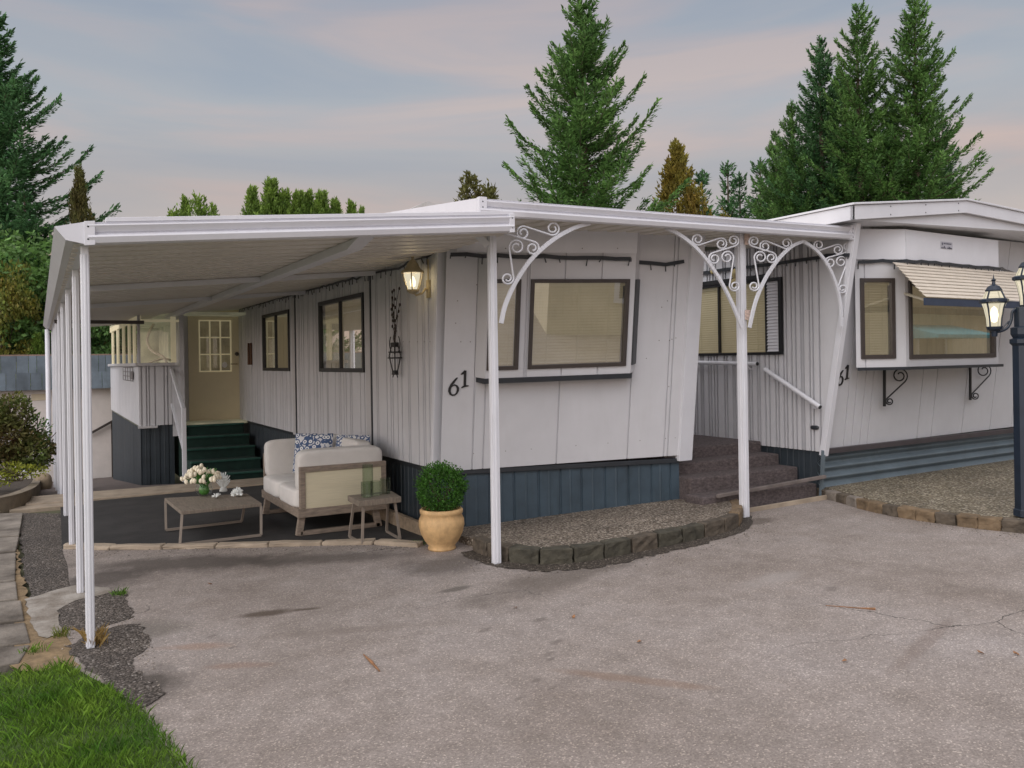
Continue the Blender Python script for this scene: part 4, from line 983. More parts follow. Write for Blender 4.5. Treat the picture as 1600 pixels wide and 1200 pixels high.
m_.build('bay', WHITE, home2, recalc=False)
window(home2, OA2, UA, UP, NA, *hA[0], fw=.04, style='blinds'); window(home2, OB2, UB_, UP, NB_, *hB[0], fw=.045, style='curtain', label='wide bay window with tan curtain')
# bay upper panel (smooth boards)
m_ = MB(); zb0 = onp(1440, 408, OB2, NB_).z
m_.slab(OB2, UB_, UP, NB_, 0, (C2-B2).length, zb0-Zs, Ztop2-Zs, .001, .018); m_.slab(OA2, UA, UP, NA, 0, (B2-A2).length, zb0-Zs, Ztop2-Zs, .001, .018); m_.build('bay_header', TRIM, home2)
m_ = MB(); m_.prism([V((A2.x-.02, A2.y-.03, Zs-.03)), V((B2.x, B2.y-.04, Zs-.03)), V((C2.x+.03, C2.y-.04, Zs-.03)), V((C2.x+.03, C2.y+.35, Zs-.03)), V((A2.x+.48, A2.y+.35, Zs-.03))], (0, 0, .03)); m_.build('sill', DARK, home2)
# scroll brackets under the sill
for (x0, y0, y1, (sx, sy, sr_), (tx, ty, tr_)) in ((1382, 576, 635, (1406, 587, 11), (1390, 627, 6)), (1516, 571, 625, (1537, 579, 10.5), (1524, 618.5, 6))):
    m_ = MB(); yb_ = QL.y-.17
    YQ = onp(x0, 600, QL+NQ*.05, NQ).y
    m_.bar(onY(x0, y0, YQ), onY(x0, y1, YQ), .022, .022, EY)
    m_.tube([onY(x, y, YQ) for x, y in spiral_scroll((sx, sy), sr_*1.12, (tx, ty), tr_, -1, None, True, 1.5)], .0075, 6)
    tag(m_.build('scroll_bracket', BLACK), 'black iron scroll bracket under the right home sill, ' + ('nearer the corner with the house number' if x0 < 1450 else 'nearer the lamp post'), 'bracket', 'scroll brackets under the sill')
for ch, bx, by, hh in (('6', 1307, 602.5, .155), ('1', 1319, 593.5, .15)):
    p = onp(bx, by, QL, NQ); digit(ch, p, UQ, WQ, NQ, hh, home2)
# plaque
m_ = MB(); p0 = onp(1470, 388, OB2+NB_*.02, NB_); d = p0-OB2
uu, ww = d.dot(UB_), d.z; pw_, ph = .215, .072
m_.slab(OB2, UB_, UP, NB_, uu, uu+pw_, ww, ww+ph, .019, .024); plq = m_.build('nameplate', mat('pale_plate', (.42, .42, .47), .4, .15, 20)); tag(plq, 'small pale grey maker nameplate above the right home awning', 'nameplate')
m_ = MB()
m_.slab(OB2, UB_, UP, NB_, uu+.014, uu+.032, ww+.046, ww+.062, .024, .026); m_.slab(OB2, UB_, UP, NB_, uu+.016, uu+.022, ww+.034, ww+.046, .024, .026); m_.slab(OB2, UB_, UP, NB_, uu+.028, uu+.034, ww+.036, ww+.048, .024, .026)
rnd = random.Random(2)
for k in range(11): a = uu+.048+k*.0135; m_.slab(OB2, UB_, UP, NB_, a, a+rnd.uniform(.004, .009), ww+.046, ww+.06, .024, .026)
for a, b, h_ in ((.0, .09, .012), (.05, .07, .028), (.11, .2, .014), (.14, .17, .022)): m_.slab(OB2, UB_, UP, NB_, uu+a+.002, uu+b, ww+.002, ww+h_, .024, .0255)
m_.build('lettering', mat('plate_ink', (.10, .10, .13), .5, .1, 10), plq)
# awning
aw = empty('window_awning', (B2.x+.8, B2.y-.2, 2.4), 'cream slatted metal awning over the right home bay window', 'awning')
at0 = onp(1362, 413, OB2+NB_*.03, NB_); at1 = V((C2.x+.85, C2.y+.05, at0.z-.0))
zt2 = onp(1420, 412, OB2+NB_*.03, NB_).z
pa = V((B2.x-.22, B2.y-.02, zt2)); pb = V((C2.x+.7, C2.y+.02, zt2)); 
fa = onY(1446, 465, B2.y-.52); fb_ = onY(1700, 470, C2.y-.50); fb_.z = fa.z
m_ = MB(); ns = 10
for i in range(ns):
    f0, f1 = i/ns, (i+1)/ns
    a0, a1 = pa.lerp(fa, f0), pa.lerp(fa, f1); b0, b1 = pb.lerp(fb_, f0), pb.lerp(fb_, f1)
    a1 = pa.lerp(fa, f1+.02); b1 = pb.lerp(fb_, f1+.02); m_.hexa([a0, b0, b1+UP*.014, a1+UP*.014, a0+UP*.006, b0+UP*.006, b1+UP*.020, a1+UP*.020])
m_.build('slats', mat('cream_slat', (.62, .55, .46), .5, .08, 4, grime=.2), aw)
m_ = MB(); m_.hexa([fa+V((0, .0, -.07)), fb_+V((0, 0, -.07)), fb_+V((0, .02, -.07)), fa+V((0, .02, -.07)), fa, fb_, fb_+V((0, .02, 0)), fa+V((0, .02, 0))]); m_.build('valance', mat('navy_valance', (.03, .045, .08), .5, .2, 5), aw)
m_ = MB(); m_.bar(V((B2.x+.0, B2.y, zt2-.30)), fa+V((.1, .05, -.02)), .03, .02); m_.build('arm', mat('cream_arm', (.55, .5, .38), .5, .1, 5), aw)
g2 = [OA2+UA*.02+NA*.03+UP*(zb0-Zs-.02), OA2+UA*((B2-A2).length)+NA*.03+UP*(zb0-Zs-.012), OB2+UB_*((C2-B2).length)+NB_*.03+UP*(zb0-Zs-.014), V((C2.x+.8, C2.y+.25, zb0-.01))]
garland(g2, 'dark string lights around the right home bay above the awning', .012, .03, 5)
# roof with gable fascia
yg = 5.16; ydep = 10
gx = [(6.62, 3.0, 2.862), (8.42, 3.19, 3.06), (10.25, 2.97, 2.83)]
e0, e1 = onY(1333, 321, yg), onY(1510, 314, yg); e0b, e1b = onY(1333, 343, yg), onY(1510, 332, yg); e2, e2b = onY(1740, 362, yg), onY(1740, 377, yg)
m_ = MB(); m_.prism([e0b, e1b, e2b, e2, e1, e0], (0, .03, 0)); m_.build('gable_fascia', TRIM, home2)
m_ = MB(); m_.prism([e0b, e0, e0+V((.02, 0, 0)), e0b+V((.02, 0, 0))], (0, ydep, .0)); m_.build('eave_fascia', TRIM, home2)
m_ = MB(); m_.prism([e0+V((-.02, -.02, .004)), e1+V((0, -.02, .004)), e2+V((0, -.02, .004)), e2+V((0, -.02, .024)), e1+V((0, -.02, .024)), e0+V((-.02, -.02, .024))], (0, ydep, 0)); m_.build('roof', TRIM, home2, bevel=.004)
gpn = [onY(x, y, yg+.05) for x, y in ((1337, 343.5), (1600, 361), (1740, 378), (1740, 372), (1510, 329), (1337, 340))]
m_ = MB(); m_.prism(gpn, (0, .02, 0)); m_.build('gable_panel', TRIM, home2)
m_ = MB(); m_.hexa([p+V((0, .02, .001)) for p in gpn[:2]]+[gpn[1]+V((0, 1.1, -.02)), gpn[0]+V((0, 1.1, -.02))]+[p+V((0, .02, .012)) for p in gpn[:2]]+[gpn[1]+V((0, 1.1, -.01)), gpn[0]+V((0, 1.1, -.01))])
m_.hexa([p+V((0, .02, .001)) for p in gpn[1:3]]+[gpn[2]+V((0, 1.1, -.02)), gpn[1]+V((0, 1.1, -.02))]+[p+V((0, .02, .012)) for p in gpn[1:3]]+[gpn[2]+V((0, 1.1, -.01)), gpn[1]+V((0, 1.1, -.01))]); m_.build('soffit', TRIM, home2)
m_ = MB()
for k in range(14):
    f = k/13
    for (a, b, c) in (((e0, e1, 0), (e0b, e1b, 0)) if False else [(e0, e1, .82), (e0, e1, .2)]):
        ab = e0b.lerp(e1b, f); at = e0.lerp(e1, f)
        if k % 4 == 0: rivet(m_, ab.lerp(at, c)-EY*.002, -EY, .008)
splitb(m_, 'screw', DARK, home2)
# skirtings of the right home
m_ = MB(); skirt(m_, V((X2+.03, 9, 0)), V((X2+.03, 5.78, 0)), Z2-.02, -EX, .0, .16); m_.build('side_skirting', NAVYD, home2, recalc=False)
m_ = MB(); Ys0, Ys1 = 5.80, 5.97; zt_, zb_ = .60, .20; n_ = 4; prof = []
for i in range(60): f = i/59; prof.append((zb_+(zt_-zb_)*f, -.022*math.cos(f*n_*2*math.pi)))
for (z0, d0), (z1, d1) in zip(prof, prof[1:]): m_.quad(V((X2+.02, Ys0-d0, z0)), V((11.6, Ys1+.05-d0, z0)), V((11.6, Ys1+.05-d1, z1)), V((X2+.02, Ys0-d1, z1)))
m_.build('front_skirting', CORR, home2, recalc=False, smooth=True)
m_ = MB(); m_.slab(V((X2+.04, 5.745, .60)), V((4.75, .22, 0)).normalized(), UP, -EY, 0, 4.7, 0, .05, -.02, .03); m_.build('skirting_cap', mat('purple_brown_strip', (.06, .05, .055), .5, .2, 5), home2)
m_ = MB(); m_.bar(V((X2-.01, 5.76, .15)), V((X2-.01, 5.72, .64)), .03, .03, EY); m_.build('conduit', CORR, home2)
m_ = MB(); pp = onX(1273, 668, X2-.008); m_.superq(Matrix.Translation(pp), .014, .05, .022, .6, 14, 8); m_.build('outlet_cover', DARK, home2, smooth=True)
MB().slab(V((11.58, 6.03, .2)), EY, UP, EX, 0, 8, 0, 2.65, -.04, 0).build('far_side_wall', WHITE, home2)
# handrails on the right home's wall
def wallrail(p, q, label):
    m_ = MB(); m_.tube([p, q], .024, 12); r_ = m_.build('handrail', TRIM, None, smooth=False); tag(r_, label, 'handrail', 'handrails on the ribbed wall')
    m_ = MB()
    for f in (.12, .88):
        c = p.lerp(q, f); m_.tube([c+V((0, 0, -.02)), c+V((.02, 0, -.06)), V((X2, c.y, c.z-.06))], .009, 6)
    m_.build('bracket', TRIM, r_); m_ = MB(); d = (q-p).normalized(); m_.tube([q, q+d*.006], .021, 12); m_.build('end_plug', BLACK, r_)
wallrail(onX(1195, 577, X2-.07), onX(1281, 636, X2-.07), 'white tube handrail sloping down along the ribbed wall beside the steps')
wallrail(onX(1070, 566, X2-.07), onX(1183, 568.5, X2-.07), 'level white tube handrail under the side window above the landing')
m_ = MB(); wp = onX(1148, 428, X2-.05); m_.superq(Matrix.Translation(wp), .03, .035, .06, 1, 10, 8); m_.superq(Matrix.Translation(wp+V((0, .0, -.09))), .035, .05, .04, .8, 10, 8); m_.superq(Matrix.Translation(wp+V((0, .35, .06))), .03, .03, .03, 1, 10, 8)
tag(m_.build('hanging_ornament', mat('straw_ornament', (.42, .34, .16), .7, .4, 25), smooth=True), 'small straw coloured ornament hanging on the ribbed wall behind the right post', 'ornament')
# ------------------------------------------------------------------ porch steps between the homes
ps = empty('porch_steps', (6.2, 6.2, 0), 'purple grey carpeted steps between the two mobile homes', 'steps')
yl = [5.80, 6.04, 6.29, 6.54]; zl = [.30, .445, .56, .675]
xl = [5.3, 5.37, 5.42, 5.46]
for k in range(4):
    m_ = MB(); m_.box(xl[k], X2-.015, yl[k], 12.5 if k == 3 else yl[k+1]+.01, .02, zl[k]-.002*k); m_.build('step', CARPET, ps, bevel=.018, seg=3)
m_ = MB(); m_.slab(V((5.0, 5.80, .2)), V((1, -.035, .05)).normalized(), EY, UP, .45, 1.86, -.035, .0, .065, .10); m_.build('edge_board', mat('grey_edge', (.15, .125, .115), .85, .3, 6, .3, 40), ps, bevel=.006)
m_ = MB(); m_.slab(V((5.0, 5.73, .12)), V((1, -.03, .03)).normalized(), EY, UP, .75, 1.86, -.03, .0, -.02, .03); m_.build('threshold', CONC, ps, bevel=.004)
# ------------------------------------------------------------------ pebble patio with edging blocks
top_px = [(741, 838), (765, 846), (795, 853), (830, 857), (870, 857), (905, 854), (950, 847), (1000, 838), (1050, 828), (1100, 817), (1135, 808), (1155, 800), (1159, 791), (1150, 785)]
bot_px = [(738, 861), (762, 871), (793, 879), (830, 883), (870, 883), (905, 880), (950, 873), (1000, 863), (1050, 853), (1100, 841), (1135, 832), (1156, 823), (1161, 810), (1153, 797)]
edge = []
for (xb, yb) in smooth_line(bot_px, 6): edge.append(ong(xb, yb))
Hb = .118
def padz(p): return gz(p.x, min(p.y, 5.4))+Hb if p.y < 5.4 else (gz(p.x, 5.4)+Hb)*(1-sm(5.4, 6.7, p.y))+(.105+.055*(p.x-3.1))*sm(5.4, 6.7, p.y)
inner = []
for i, p in enumerate(edge):
    a = edge[max(0, i-1)]; b = edge[min(len(edge)-1, i+1)]; t_ = (b-a).normalized(); n_ = V((-t_.y, t_.x, 0)); inner.append(p+n_*.095)
poly = [(p.x, p.y) for p in inner]+[(5.36, 6.24), (3.1, 6.74), (inner[0].x-.02, inner[0].y+.12)]
bm = bmesh.new(); vs = [bm.verts.new((x, y, 0)) for x, y in poly]; bm.faces.new(vs)
for ax_ in (0, 1):
    for k in range(-5, 60):
        co = V((k*.2, 0, 0)) if ax_ == 0 else V((0, k*.2, 0)); no = V((1, 0, 0)) if ax_ == 0 else V((0, 1, 0))
        bmesh.ops.bisect_plane(bm, geom=bm.verts[:]+bm.edges[:]+bm.faces[:], plane_co=co, plane_no=no)
ex = bmesh.ops.extrude_face_region(bm, geom=bm.faces[:])
top = [g for g in ex['geom'] if isinstance(g, bmesh.types.BMVert)]; ts = set(top)
for v in bm.verts: v.co.z = padz(v.co)-.008 if v in ts else -.06
bmesh.ops.recalc_face_normals(bm, faces=bm.faces)
me = bpy.data.meshes.new('pebble_patio'); bm.to_mesh(me); bm.free(); me.materials.append(PEB)
tag(bpy.data.objects.new('pebble_patio', me), 'raised rounded patio of exposed pebbles in front of the blue skirting', 'patio'); COL.objects.link(bpy.data.objects['pebble_patio'])
dr = random.Random(19); oe = []
for i, p in enumerate(edge):
    a = edge[max(0, i-1)]; b = edge[min(len(edge)-1, i+1)]; t_ = (b-a).normalized(); n_ = V((t_.y, -t_.x, 0)); k_ = math.sin(math.pi*(i+1)/(len(edge)+1))**.5
    oe.append(p+n_*(.05+(.13+dr.uniform(-.03, .05))*k_*(1.25-i/len(edge))))
polysheet('damp_edge', [(p.x, p.y) for p in oe]+[(p.x, p.y) for p in reversed(inner)], .005, pebble('damp_gritty_asphalt', [(0, (.04, .031, .024)), (.5, (.075, .06, .048)), (.9, (.11, .092, .075)), (1, (.26, .23, .20))], 95, .5), .04, jitter=.014, seed=3)
# blocks
cum = [0]
for a, b in zip(edge, edge[1:]): cum.append(cum[-1]+(b-a).length)
def along(s):
    for i in range(len(cum)-1):
        if cum[i+1] >= s: f = (s-cum[i])/(cum[i+1]-cum[i]); return edge[i].lerp(edge[i+1], f), inner[i].lerp(inner[i+1], f)
    return edge[-1], inner[-1]
def rough_block(name, a0, a1, i1, i0, z0, h, m_, seed, grp, label):
    r_ = random.Random(seed); bm = bmesh.new()
    q = [a0, a1, i1, i0]
    lo = [bm.verts.new((p.x, p.y, p.z*0+z0[k])) for k, p in enumerate(q)]; hi = [bm.verts.new((p.x, p.y, z0[k]+h+.03+r_.uniform(-.006, .006))) for k, p in enumerate(q)]
    bm.faces.new(lo[::-1]); bm.faces.new(hi)
    for k in range(4): j = (k+1) % 4; bm.faces.new((lo[k], lo[j], hi[j], hi[k]))
    bmesh.ops.subdivide_edges(bm, edges=bm.edges[:], cuts=3, use_grid_fill=True)
    for v in bm.verts: v.co += V((r_.gauss(0, .004), r_.gauss(0, .004), r_.gauss(0, .003)))
    bmesh.ops.recalc_face_normals(bm, faces=bm.faces)
    me = bpy.data.meshes.new(name); bm.to_mesh(me); bm.free(); me.materials.append(m_)
    o = bpy.data.objects.new(name, me); COL.objects.link(o); b_ = o.modifiers.new('bevel', 'BEVEL'); b_.width = .008; b_.segments = 1; b_.limit_method = 'ANGLE'
    return tag(o, label, 'edging block', grp)
nb = 14; Ltot = cum[-1]; rnd = random.Random(9)
for k in range(nb):
    a, ia = along(Ltot*(k+.03)/nb); b, ib = along(Ltot*(k+.97)/nb)
    mi = 1 if 1 < k < 9 else (2 if k > 10 else 0)
    if k == 6: mi = 0
    lab = ('dark mossy edging block along the front of the pebble patio' if 1 < k < 9 and k != 6 else 'tan edging block at the right end of the pebble patio' if k > 10 else 'brown edging block in the pebble patio edge')
    z0 = [gz(p.x, p.y)-.03 for p in (a, b, ib, ia)]
    rough_block('edging_block', a, b, ib, ia, z0, Hb, BLK[mi], k+30, 'edging blocks round the pebble patio', lab)
# right aggregate pad with its block edging along X2
eb = [(1275, 776), (1310, 785), (1350, 797), (1400, 808), (1450, 816), (1500, 823), (1550, 829), (1600, 834), (1660, 843), (1760, 858)]
ed2 = [ong(*p) for p in smooth_line(eb, 5)]
cum2 = [0]
for a, b in zip(ed2, ed2[1:]): cum2.append(cum2[-1]+(b-a).length)
def along2(s):
    for i in range(len(cum2)-1):
        if cum2[i+1] >= s: f = (s-cum2[i])/(cum2[i+1]-cum2[i]); return ed2[i].lerp(ed2[i+1], f)
    return ed2[-1]
n2 = 17; L2 = cum2[-1]
for k in range(n2):
    a, b = along2(L2*(k+.02)/n2), along2(L2*(k+.98)/n2); t_ = (b-a).normalized(); n_ = V((-t_.y, t_.x, 0)) if V((-t_.y, t_.x, 0)).x > 0 else V((t_.y, -t_.x, 0))
    mi = 3 if k in (1, 3) else 0 if k < 4 else 2 if k % 3 else 0
    q = [a, b, b+n_*.1, a+n_*.1]; z0 = [gz(p.x, p.y)-.03 for p in q]
    lab = {3: 'pale grey edging block at the far end of the tan aggregate pad edge', 0: 'dark brown edging block along the tan aggregate pad', 2: 'mustard tan edging block along the tan aggregate pad'}[mi]
    rough_block('edging_block', *q, z0, .085+.02*k/n2, BLK[mi], k+70, 'edging blocks along the aggregate pad', lab)
m_ = MB(); zz = [(p.x+.09, p.y, gz(p.x, p.y)+.095) for p in ed2]
top_ = [V(p) for p in zz]
for a, b in zip(top_, top_[1:]):
    m_.quad(a, b, V((16, b.y, .30)), V((16, a.y, .30)))
    m_.quad(a+UP*-.12, b+UP*-.12, b, a)
last = top_[0]; m_.quad(last, V((16, last.y, .30)), V((16, 6.0, .27)), V((last.x, 6.0, .235)))
o = m_.build('aggregate_pad', PEBR, recalc=False); tag(o, kind='structure')
# kerb along the carport floor
cum3 = [0]
for a, b in zip(kpts, kpts[1:]): cum3.append(cum3[-1]+(b-a).length)
def along3(s):
    for i in range(len(cum3)-1):
        if cum3[i+1] >= s: f = (s-cum3[i])/(cum3[i+1]-cum3[i]); return kpts[i].lerp(kpts[i+1], f)
    return kpts[-1]
n3 = 7
for k in range(n3):
    a, b = along3(cum3[-1]*(k+.006)/n3), along3(cum3[-1]*(k+.994)/n3); t_ = (b-a).normalized(); n_ = V((-t_.y, t_.x, 0))
    if n_.y < 0: n_ = -n_
    q = [a, b, b+n_*.10, a+n_*.10]; z0 = [gz(p.x, p.y)-.05 for p in q]
    rough_block('kerb_stone', *q, z0, .055, CONC, k+5, 'kerb stones along the carport floor', 'weathered concrete kerb stone along the dark carport floor')
# ------------------------------------------------------------------ sofa
sX0, sX1, sY0, sY1 = 2.03, 2.88, 7.52, 8.95
fz = gz(2.4, 8)+.005
sofa = empty('outdoor_sofa', (2.45, 8.2, fz), 'teak framed outdoor loveseat with pale linen cushions on the carport floor', 'sofa')
m_ = MB()
m_.box(sX0, sX1, sY0, sY0+.07, fz+.17, fz+.25); m_.box(sX0, sX1, sY1-.07, sY1, fz+.17, fz+.25); m_.box(sX0, sX0+.07, sY0+.07, sY1-.07, fz+.17, fz+.25); m_.box(sX1-.07, sX1, sY0+.07, sY1-.07, fz+.17, fz+.25)
m_.box(sX0+.07, sX1-.07, sY0+.07, sY1-.07, fz+.19, fz+.21)
m_.build('base_frame', WOOD, sofa, bevel=.005)
for yy in (sY0+.04, sY1-.10):
    m_ = MB(); m_.bar((sX0+.03, yy+.03, fz+.02), (sX1-.05, yy+.03, fz+.02), .05, .04); m_.bar((sX0+.02, yy+.03, fz), (sX0+.05, yy+.03, fz+.18), .05, .06, EX); m_.bar((sX1-.06, yy+.03, fz), (sX1-.10, yy+.03, fz+.18), .05, .06, EX); m_.build('sled_leg', WOOD, sofa, bevel=.004)
for yy, nm in ((sY0, 'near'), (sY1-.05, 'far')):
    m_ = MB(); m_.box(sX0+.02, sX0+.07, yy+.002, yy+.05, fz+.251, fz+.579); m_.box(sX1-.05, sX1, yy+.002, yy+.05, fz+.251, fz+.579); m_.box(sX0+.02, sX1, yy, yy+.05, fz+.58, fz+.63)
    ao = m_.build('arm_frame', WOOD, sofa, bevel=.004)
    m_ = MB(); nx = 40; nzp = 30
    for j in range(nzp+1):
        for i in range(nx+1):
            fx, fzz = i/nx, j/nzp; bul = math.sin(fx*math.pi)*math.sin(fzz*math.pi)
            m_.v.append(V((sX0+.07+(sX1-.05-sX0-.07)*fx, yy+.012-.012*bul-.004*math.sin(fzz*9+fx*2.2)*bul, fz+.25+.33*fzz)))
    for j in range(nzp):
        for i in range(nx): a = j*(nx+1)+i; m_.f.append((a, a+1, a+nx+2, a+nx+1))
    m_.build('woven_panel', WEAVE, ao, smooth=True)
m_ = MB(); m_.box(sX1-.05, sX1-.01, sY0+.05, sY1-.05, fz+.25, fz+.62); m_.build('back_panel', WEAVE, sofa)
ym = (sY0+sY1)/2
T = Matrix.Translation
for ya, yb in ((sY0+.06, ym), (ym, sY1-.06)):
    m_ = MB(); m_.superq(T(V(((sX0+sX1-.06)/2, (ya+yb)/2, fz+.33))), (sX1-.06-sX0)/2+.02, (yb-ya)/2, .095, .28, 44, 22); m_.build('seat_cushion', FAB, sofa, smooth=True)
for ya, yb in ((sY0+.17, ym), (ym, sY1-.17)):
    m_ = MB(); m_.superq(T(V((sX1-.18, (ya+yb)/2, fz+.60))) @ Matrix.Rotation(R(8), 4, 'Y'), .095, (yb-ya)/2, .22, .32, 40, 22); m_.build('back_cushion', FAB, sofa, smooth=True)
for yc_, tl in ((sY0+.115, 5), (sY1-.115, -5)):
    m_ = MB(); m_.superq(T(V(((sX0+sX1)/2-.0, yc_, fz+.58))) @ Matrix.Rotation(R(tl), 4, 'X'), (sX1-sX0)/2-.015, .075, .20, .28, 48, 24); m_.build('arm_cushion', FAB, sofa, smooth=True)
def pillow(c, sx, rz, ry, label):
    m_ = MB(); M_ = T(c) @ Matrix.Rotation(rz, 4, 'Z') @ Matrix.Rotation(ry, 4, 'Y')
    n_ = 16
    for sgn in (1, -1):
        b0 = len(m_.v)
        for j in range(n_+1):
            for i in range(n_+1):
                a, b = i/n_*2-1, j/n_*2-1; th = ((1-a*a)*(1-b*b))**.5*.075; pin = 1-.08*(1-abs(a))*abs(b)**4; pin2 = 1-.08*(1-abs(b))*abs(a)**4
                m_.v.append(M_ @ V((sgn*th, a*sx*pin, b*sx*pin2)))
        for j in range(n_):
            for i in range(n_): a = b0+j*(n_+1)+i; m_.f.append((a, a+1, a+n_+2, a+n_+1))
    tag(m_.build('throw_pillow', PATT, smooth=True), label, 'pillow', 'patterned pillows on the loveseat')
pillow(onY(489, 708, 8.30), .20, R(52), R(14), 'blue and white ring patterned pillow against the far half of the loveseat')
pillow(onY(549, 709, 8.05), .19, R(42), R(14), 'blue and white patterned pillow half hidden behind the near arm cushion')
# ------------------------------------------------------------------ coffee table
tz = fz
def table(root, c, W_, D_, Ht, th, splay, m_top, legw, legname='sled_leg', axis_='X'):
    pass
ctab = empty('coffee_table', (1.42, 8.2, tz), 'low greyed wood coffee table on thin sled legs', 'table')
cq = [onZ(x, y, tz+.29) for x, y in ((283, 799), (409, 786), (386, 771), (257, 778))]
m_ = MB(); m_.hexa([p-UP*.032 for p in cq]+[p for p in cq]); m_.build('tabletop', WOODG, ctab, bevel=.004)
bq = [onZ(x, y, tz+.012) for x, y in ((281, 851), (408, 836), (377.5, 814.5), (259.5, 828))]
LEGM = mat('taupe_metal', (.24, .20, .165), .5, .1, 8)
for (i, j) in ((0, 1), (3, 2)):
    m_ = MB(); ti, tj = cq[i].lerp(cq[j], .01)-UP*.03, cq[j].lerp(cq[i], .01)-UP*.03
    m_.bar(bq[i], bq[j], .022, .022); m_.bar(bq[i], ti, .020, .020, EX); m_.bar(bq[j], tj, .020, .020, EX); m_.build('sled_leg', LEGM, ctab)
# vase with flowers
tt = tz+.29
fvc = onZ(319, 775, tt); fv = empty('flower_vase', fvc, 'round clear glass vase of cream tulips on the coffee table', 'vase')
m_ = MB(); m_.lathe(fvc, [(.001, .004), (.045, .004), (.075, .035), (.082, .07), (.07, .115), (.055, .135)], 24); m_.build('glass', CLEAR, fv, smooth=True)
m_ = MB(); rnd = random.Random(21); heads = []
for k in range(70):
    a = rnd.uniform(0, 6.283); r_ = rnd.uniform(0, 1)**.55*.20; hgt = .20+.085*(1-(r_/.2)**2)+rnd.uniform(-.02, .02)-.05*(r_/.2)
    h_ = fvc+V((r_*math.cos(a)-.02, r_*math.sin(a), hgt)); heads.append(h_)
    if k % 2: m_.tube([fvc+V((rnd.uniform(-.03, .03), rnd.uniform(-.03, .03), .02)), fvc+V((r_*.3*math.cos(a), r_*.3*math.sin(a), .13)), h_], .004, 5)
m_.superq(T(fvc+UP*.06), .05, .05, .05, .9, 12, 8)
for k in range(40):
    a = rnd.uniform(0, 6.283); p = fvc+V((.10*math.cos(a)*rnd.random(), .1*math.sin(a)*rnd.random(), .16)); q = p+V((rnd.uniform(-.08, .08), rnd.uniform(-.08, .08), rnd.uniform(.0, .13))); s_ = V((.008, -.004, 0)); m_.quad(p-s_, p+s_, q+s_*.3, q-s_*.3)
m_.build('stems', STEMG, fv, recalc=False)
m_ = MB()
for h_ in heads: m_.superq(T(h_) @ Matrix.Rotation(rnd.uniform(-.5, .5), 4, 'X') @ Matrix.Rotation(rnd.uniform(-.5, .5), 4, 'Y'), .019, .019, .026, 1, 9, 7)
m_.build('flowers', FLOWER, fv, smooth=True)
# coral ornaments
def coral(p, label, kind, s):
    r_ = random.Random(int(s*1000)); m_ = MB()
    if kind == 'fan':
        m_.lathe(p, [(.001, 0), (.036, 0), (.04, .012), (.028, .04), (.001, .045)], 16)
        for k in range(-3, 4):
            for lv in range(4):
                if abs(k) == 3 and lv > 2: continue
                base = p+UP*(.04+.026*lv); m_.tube([base, base+V((k*.010*s, -k*.004, .02)), base+V((k*.021*s, -k*.006, .058+r_.uniform(-.01, .012)))], [.008, .007, .005], 6)
        m_.tube([p+UP*.04, p+UP*.19], [.011, .006], 6)
        for dx in (-.022, .026): m_.tube([p+UP*.12, p+V((dx*.6, 0, .15)), p+V((dx, 0, .185+r_.uniform(-.01, .01)))], [.008, .007, .006], 6)
    else:
        n_ = 46 if kind == 'spiky' else 16
        for k in range(n_):
            a = r_.uniform(0, 6.283); el = r_.uniform(.05, 1.5); d = V((math.cos(a)*math.cos(el), math.sin(a)*math.cos(el), math.sin(el))); L = r_.uniform(.055, .085)*s
            b = p+UP*.01; q = b+d*L; m_.tube([b, b+d*L*.6+UP*.004, q], [.010*s, .008*s, .005*s], 6)
            if kind == 'spiky': e = (d+V((r_.gauss(0, .5), r_.gauss(0, .5), r_.gauss(0, .3)))).normalized(); m_.tube([b+d*L*.6, b+d*L*.6+e*.03*s], [.007*s, .004*s], 5)
    tag(m_.build('coral_ornament', CORAL, smooth=True), label, 'coral', 'white coral ornaments on the coffee table')
coral(onZ(349, 768, tt), 'tall white fan coral on a round foot on the coffee table', 'fan', 1.0)
coral(onZ(370, 776, tt), 'spiky white branching coral at the right end of the coffee table', 'spiky', 1.02)
coral(onZ(338, 779, tt), 'smallest white coral piece lying in front of the fan coral', 'low', .72)
# ------------------------------------------------------------------ side table with glasses
sz_ = gz(2.6, 7)+.005; sh = .385
stab = empty('side_table', (2.6, 7.1, sz_), 'small square greyed wood side table with splayed thin legs', 'table')
cq = [onZ(x, y, sz_+sh) for x, y in ((561, 783), (627, 776), (612, 767), (543, 774))]
m_ = MB(); m_.hexa([p-UP*.05 for p in cq]+cq); m_.build('tabletop', WOODG, stab, bevel=.004)
bq = [onZ(x, y, sz_+.01) for x, y in ((566, 849), (625, 842), (604, 830), (546, 838))]
for (i, j) in ((0, 3), (1, 2)):
    m_ = MB(); ti, tj = cq[i].lerp(cq[(i+2) % 4], .12)-UP*.05, cq[j].lerp(cq[(j+2) % 4], .12)-UP*.05
    m_.bar(bq[i], bq[j], .018, .018); m_.bar(bq[i], ti, .020, .020, EX); m_.bar(bq[j], tj, .020, .020, EX); m_.build('sled_leg', LEGM, stab)
def tumbler(x, y, r_, h_, label):
    p = onZ(x, y, sz_+sh); m_ = MB(); m_.lathe(p, [(.001, .003), (r_, .003), (r_, h_), (r_-.004, h_), (r_-.004, .012), (.001, .012)], 24)
    tag(m_.build('glass_tumbler', SMOKE, smooth=False), label, 'glass', 'smoked glasses on the side table')
tumbler(573, 777, .050, .135, 'smoked green glass tumbler nearest the left edge of the side table')
tumbler(587, 774.5, .044, .13, 'smoked green glass tumbler in the middle of the side table')
tumbler(602, 771.5, .046, .14, 'smoked green glass tumbler at the right of the side table')
tumbler(575, 772.5, .048, .27, 'tallest clear smoked glass standing at the back of the side table')
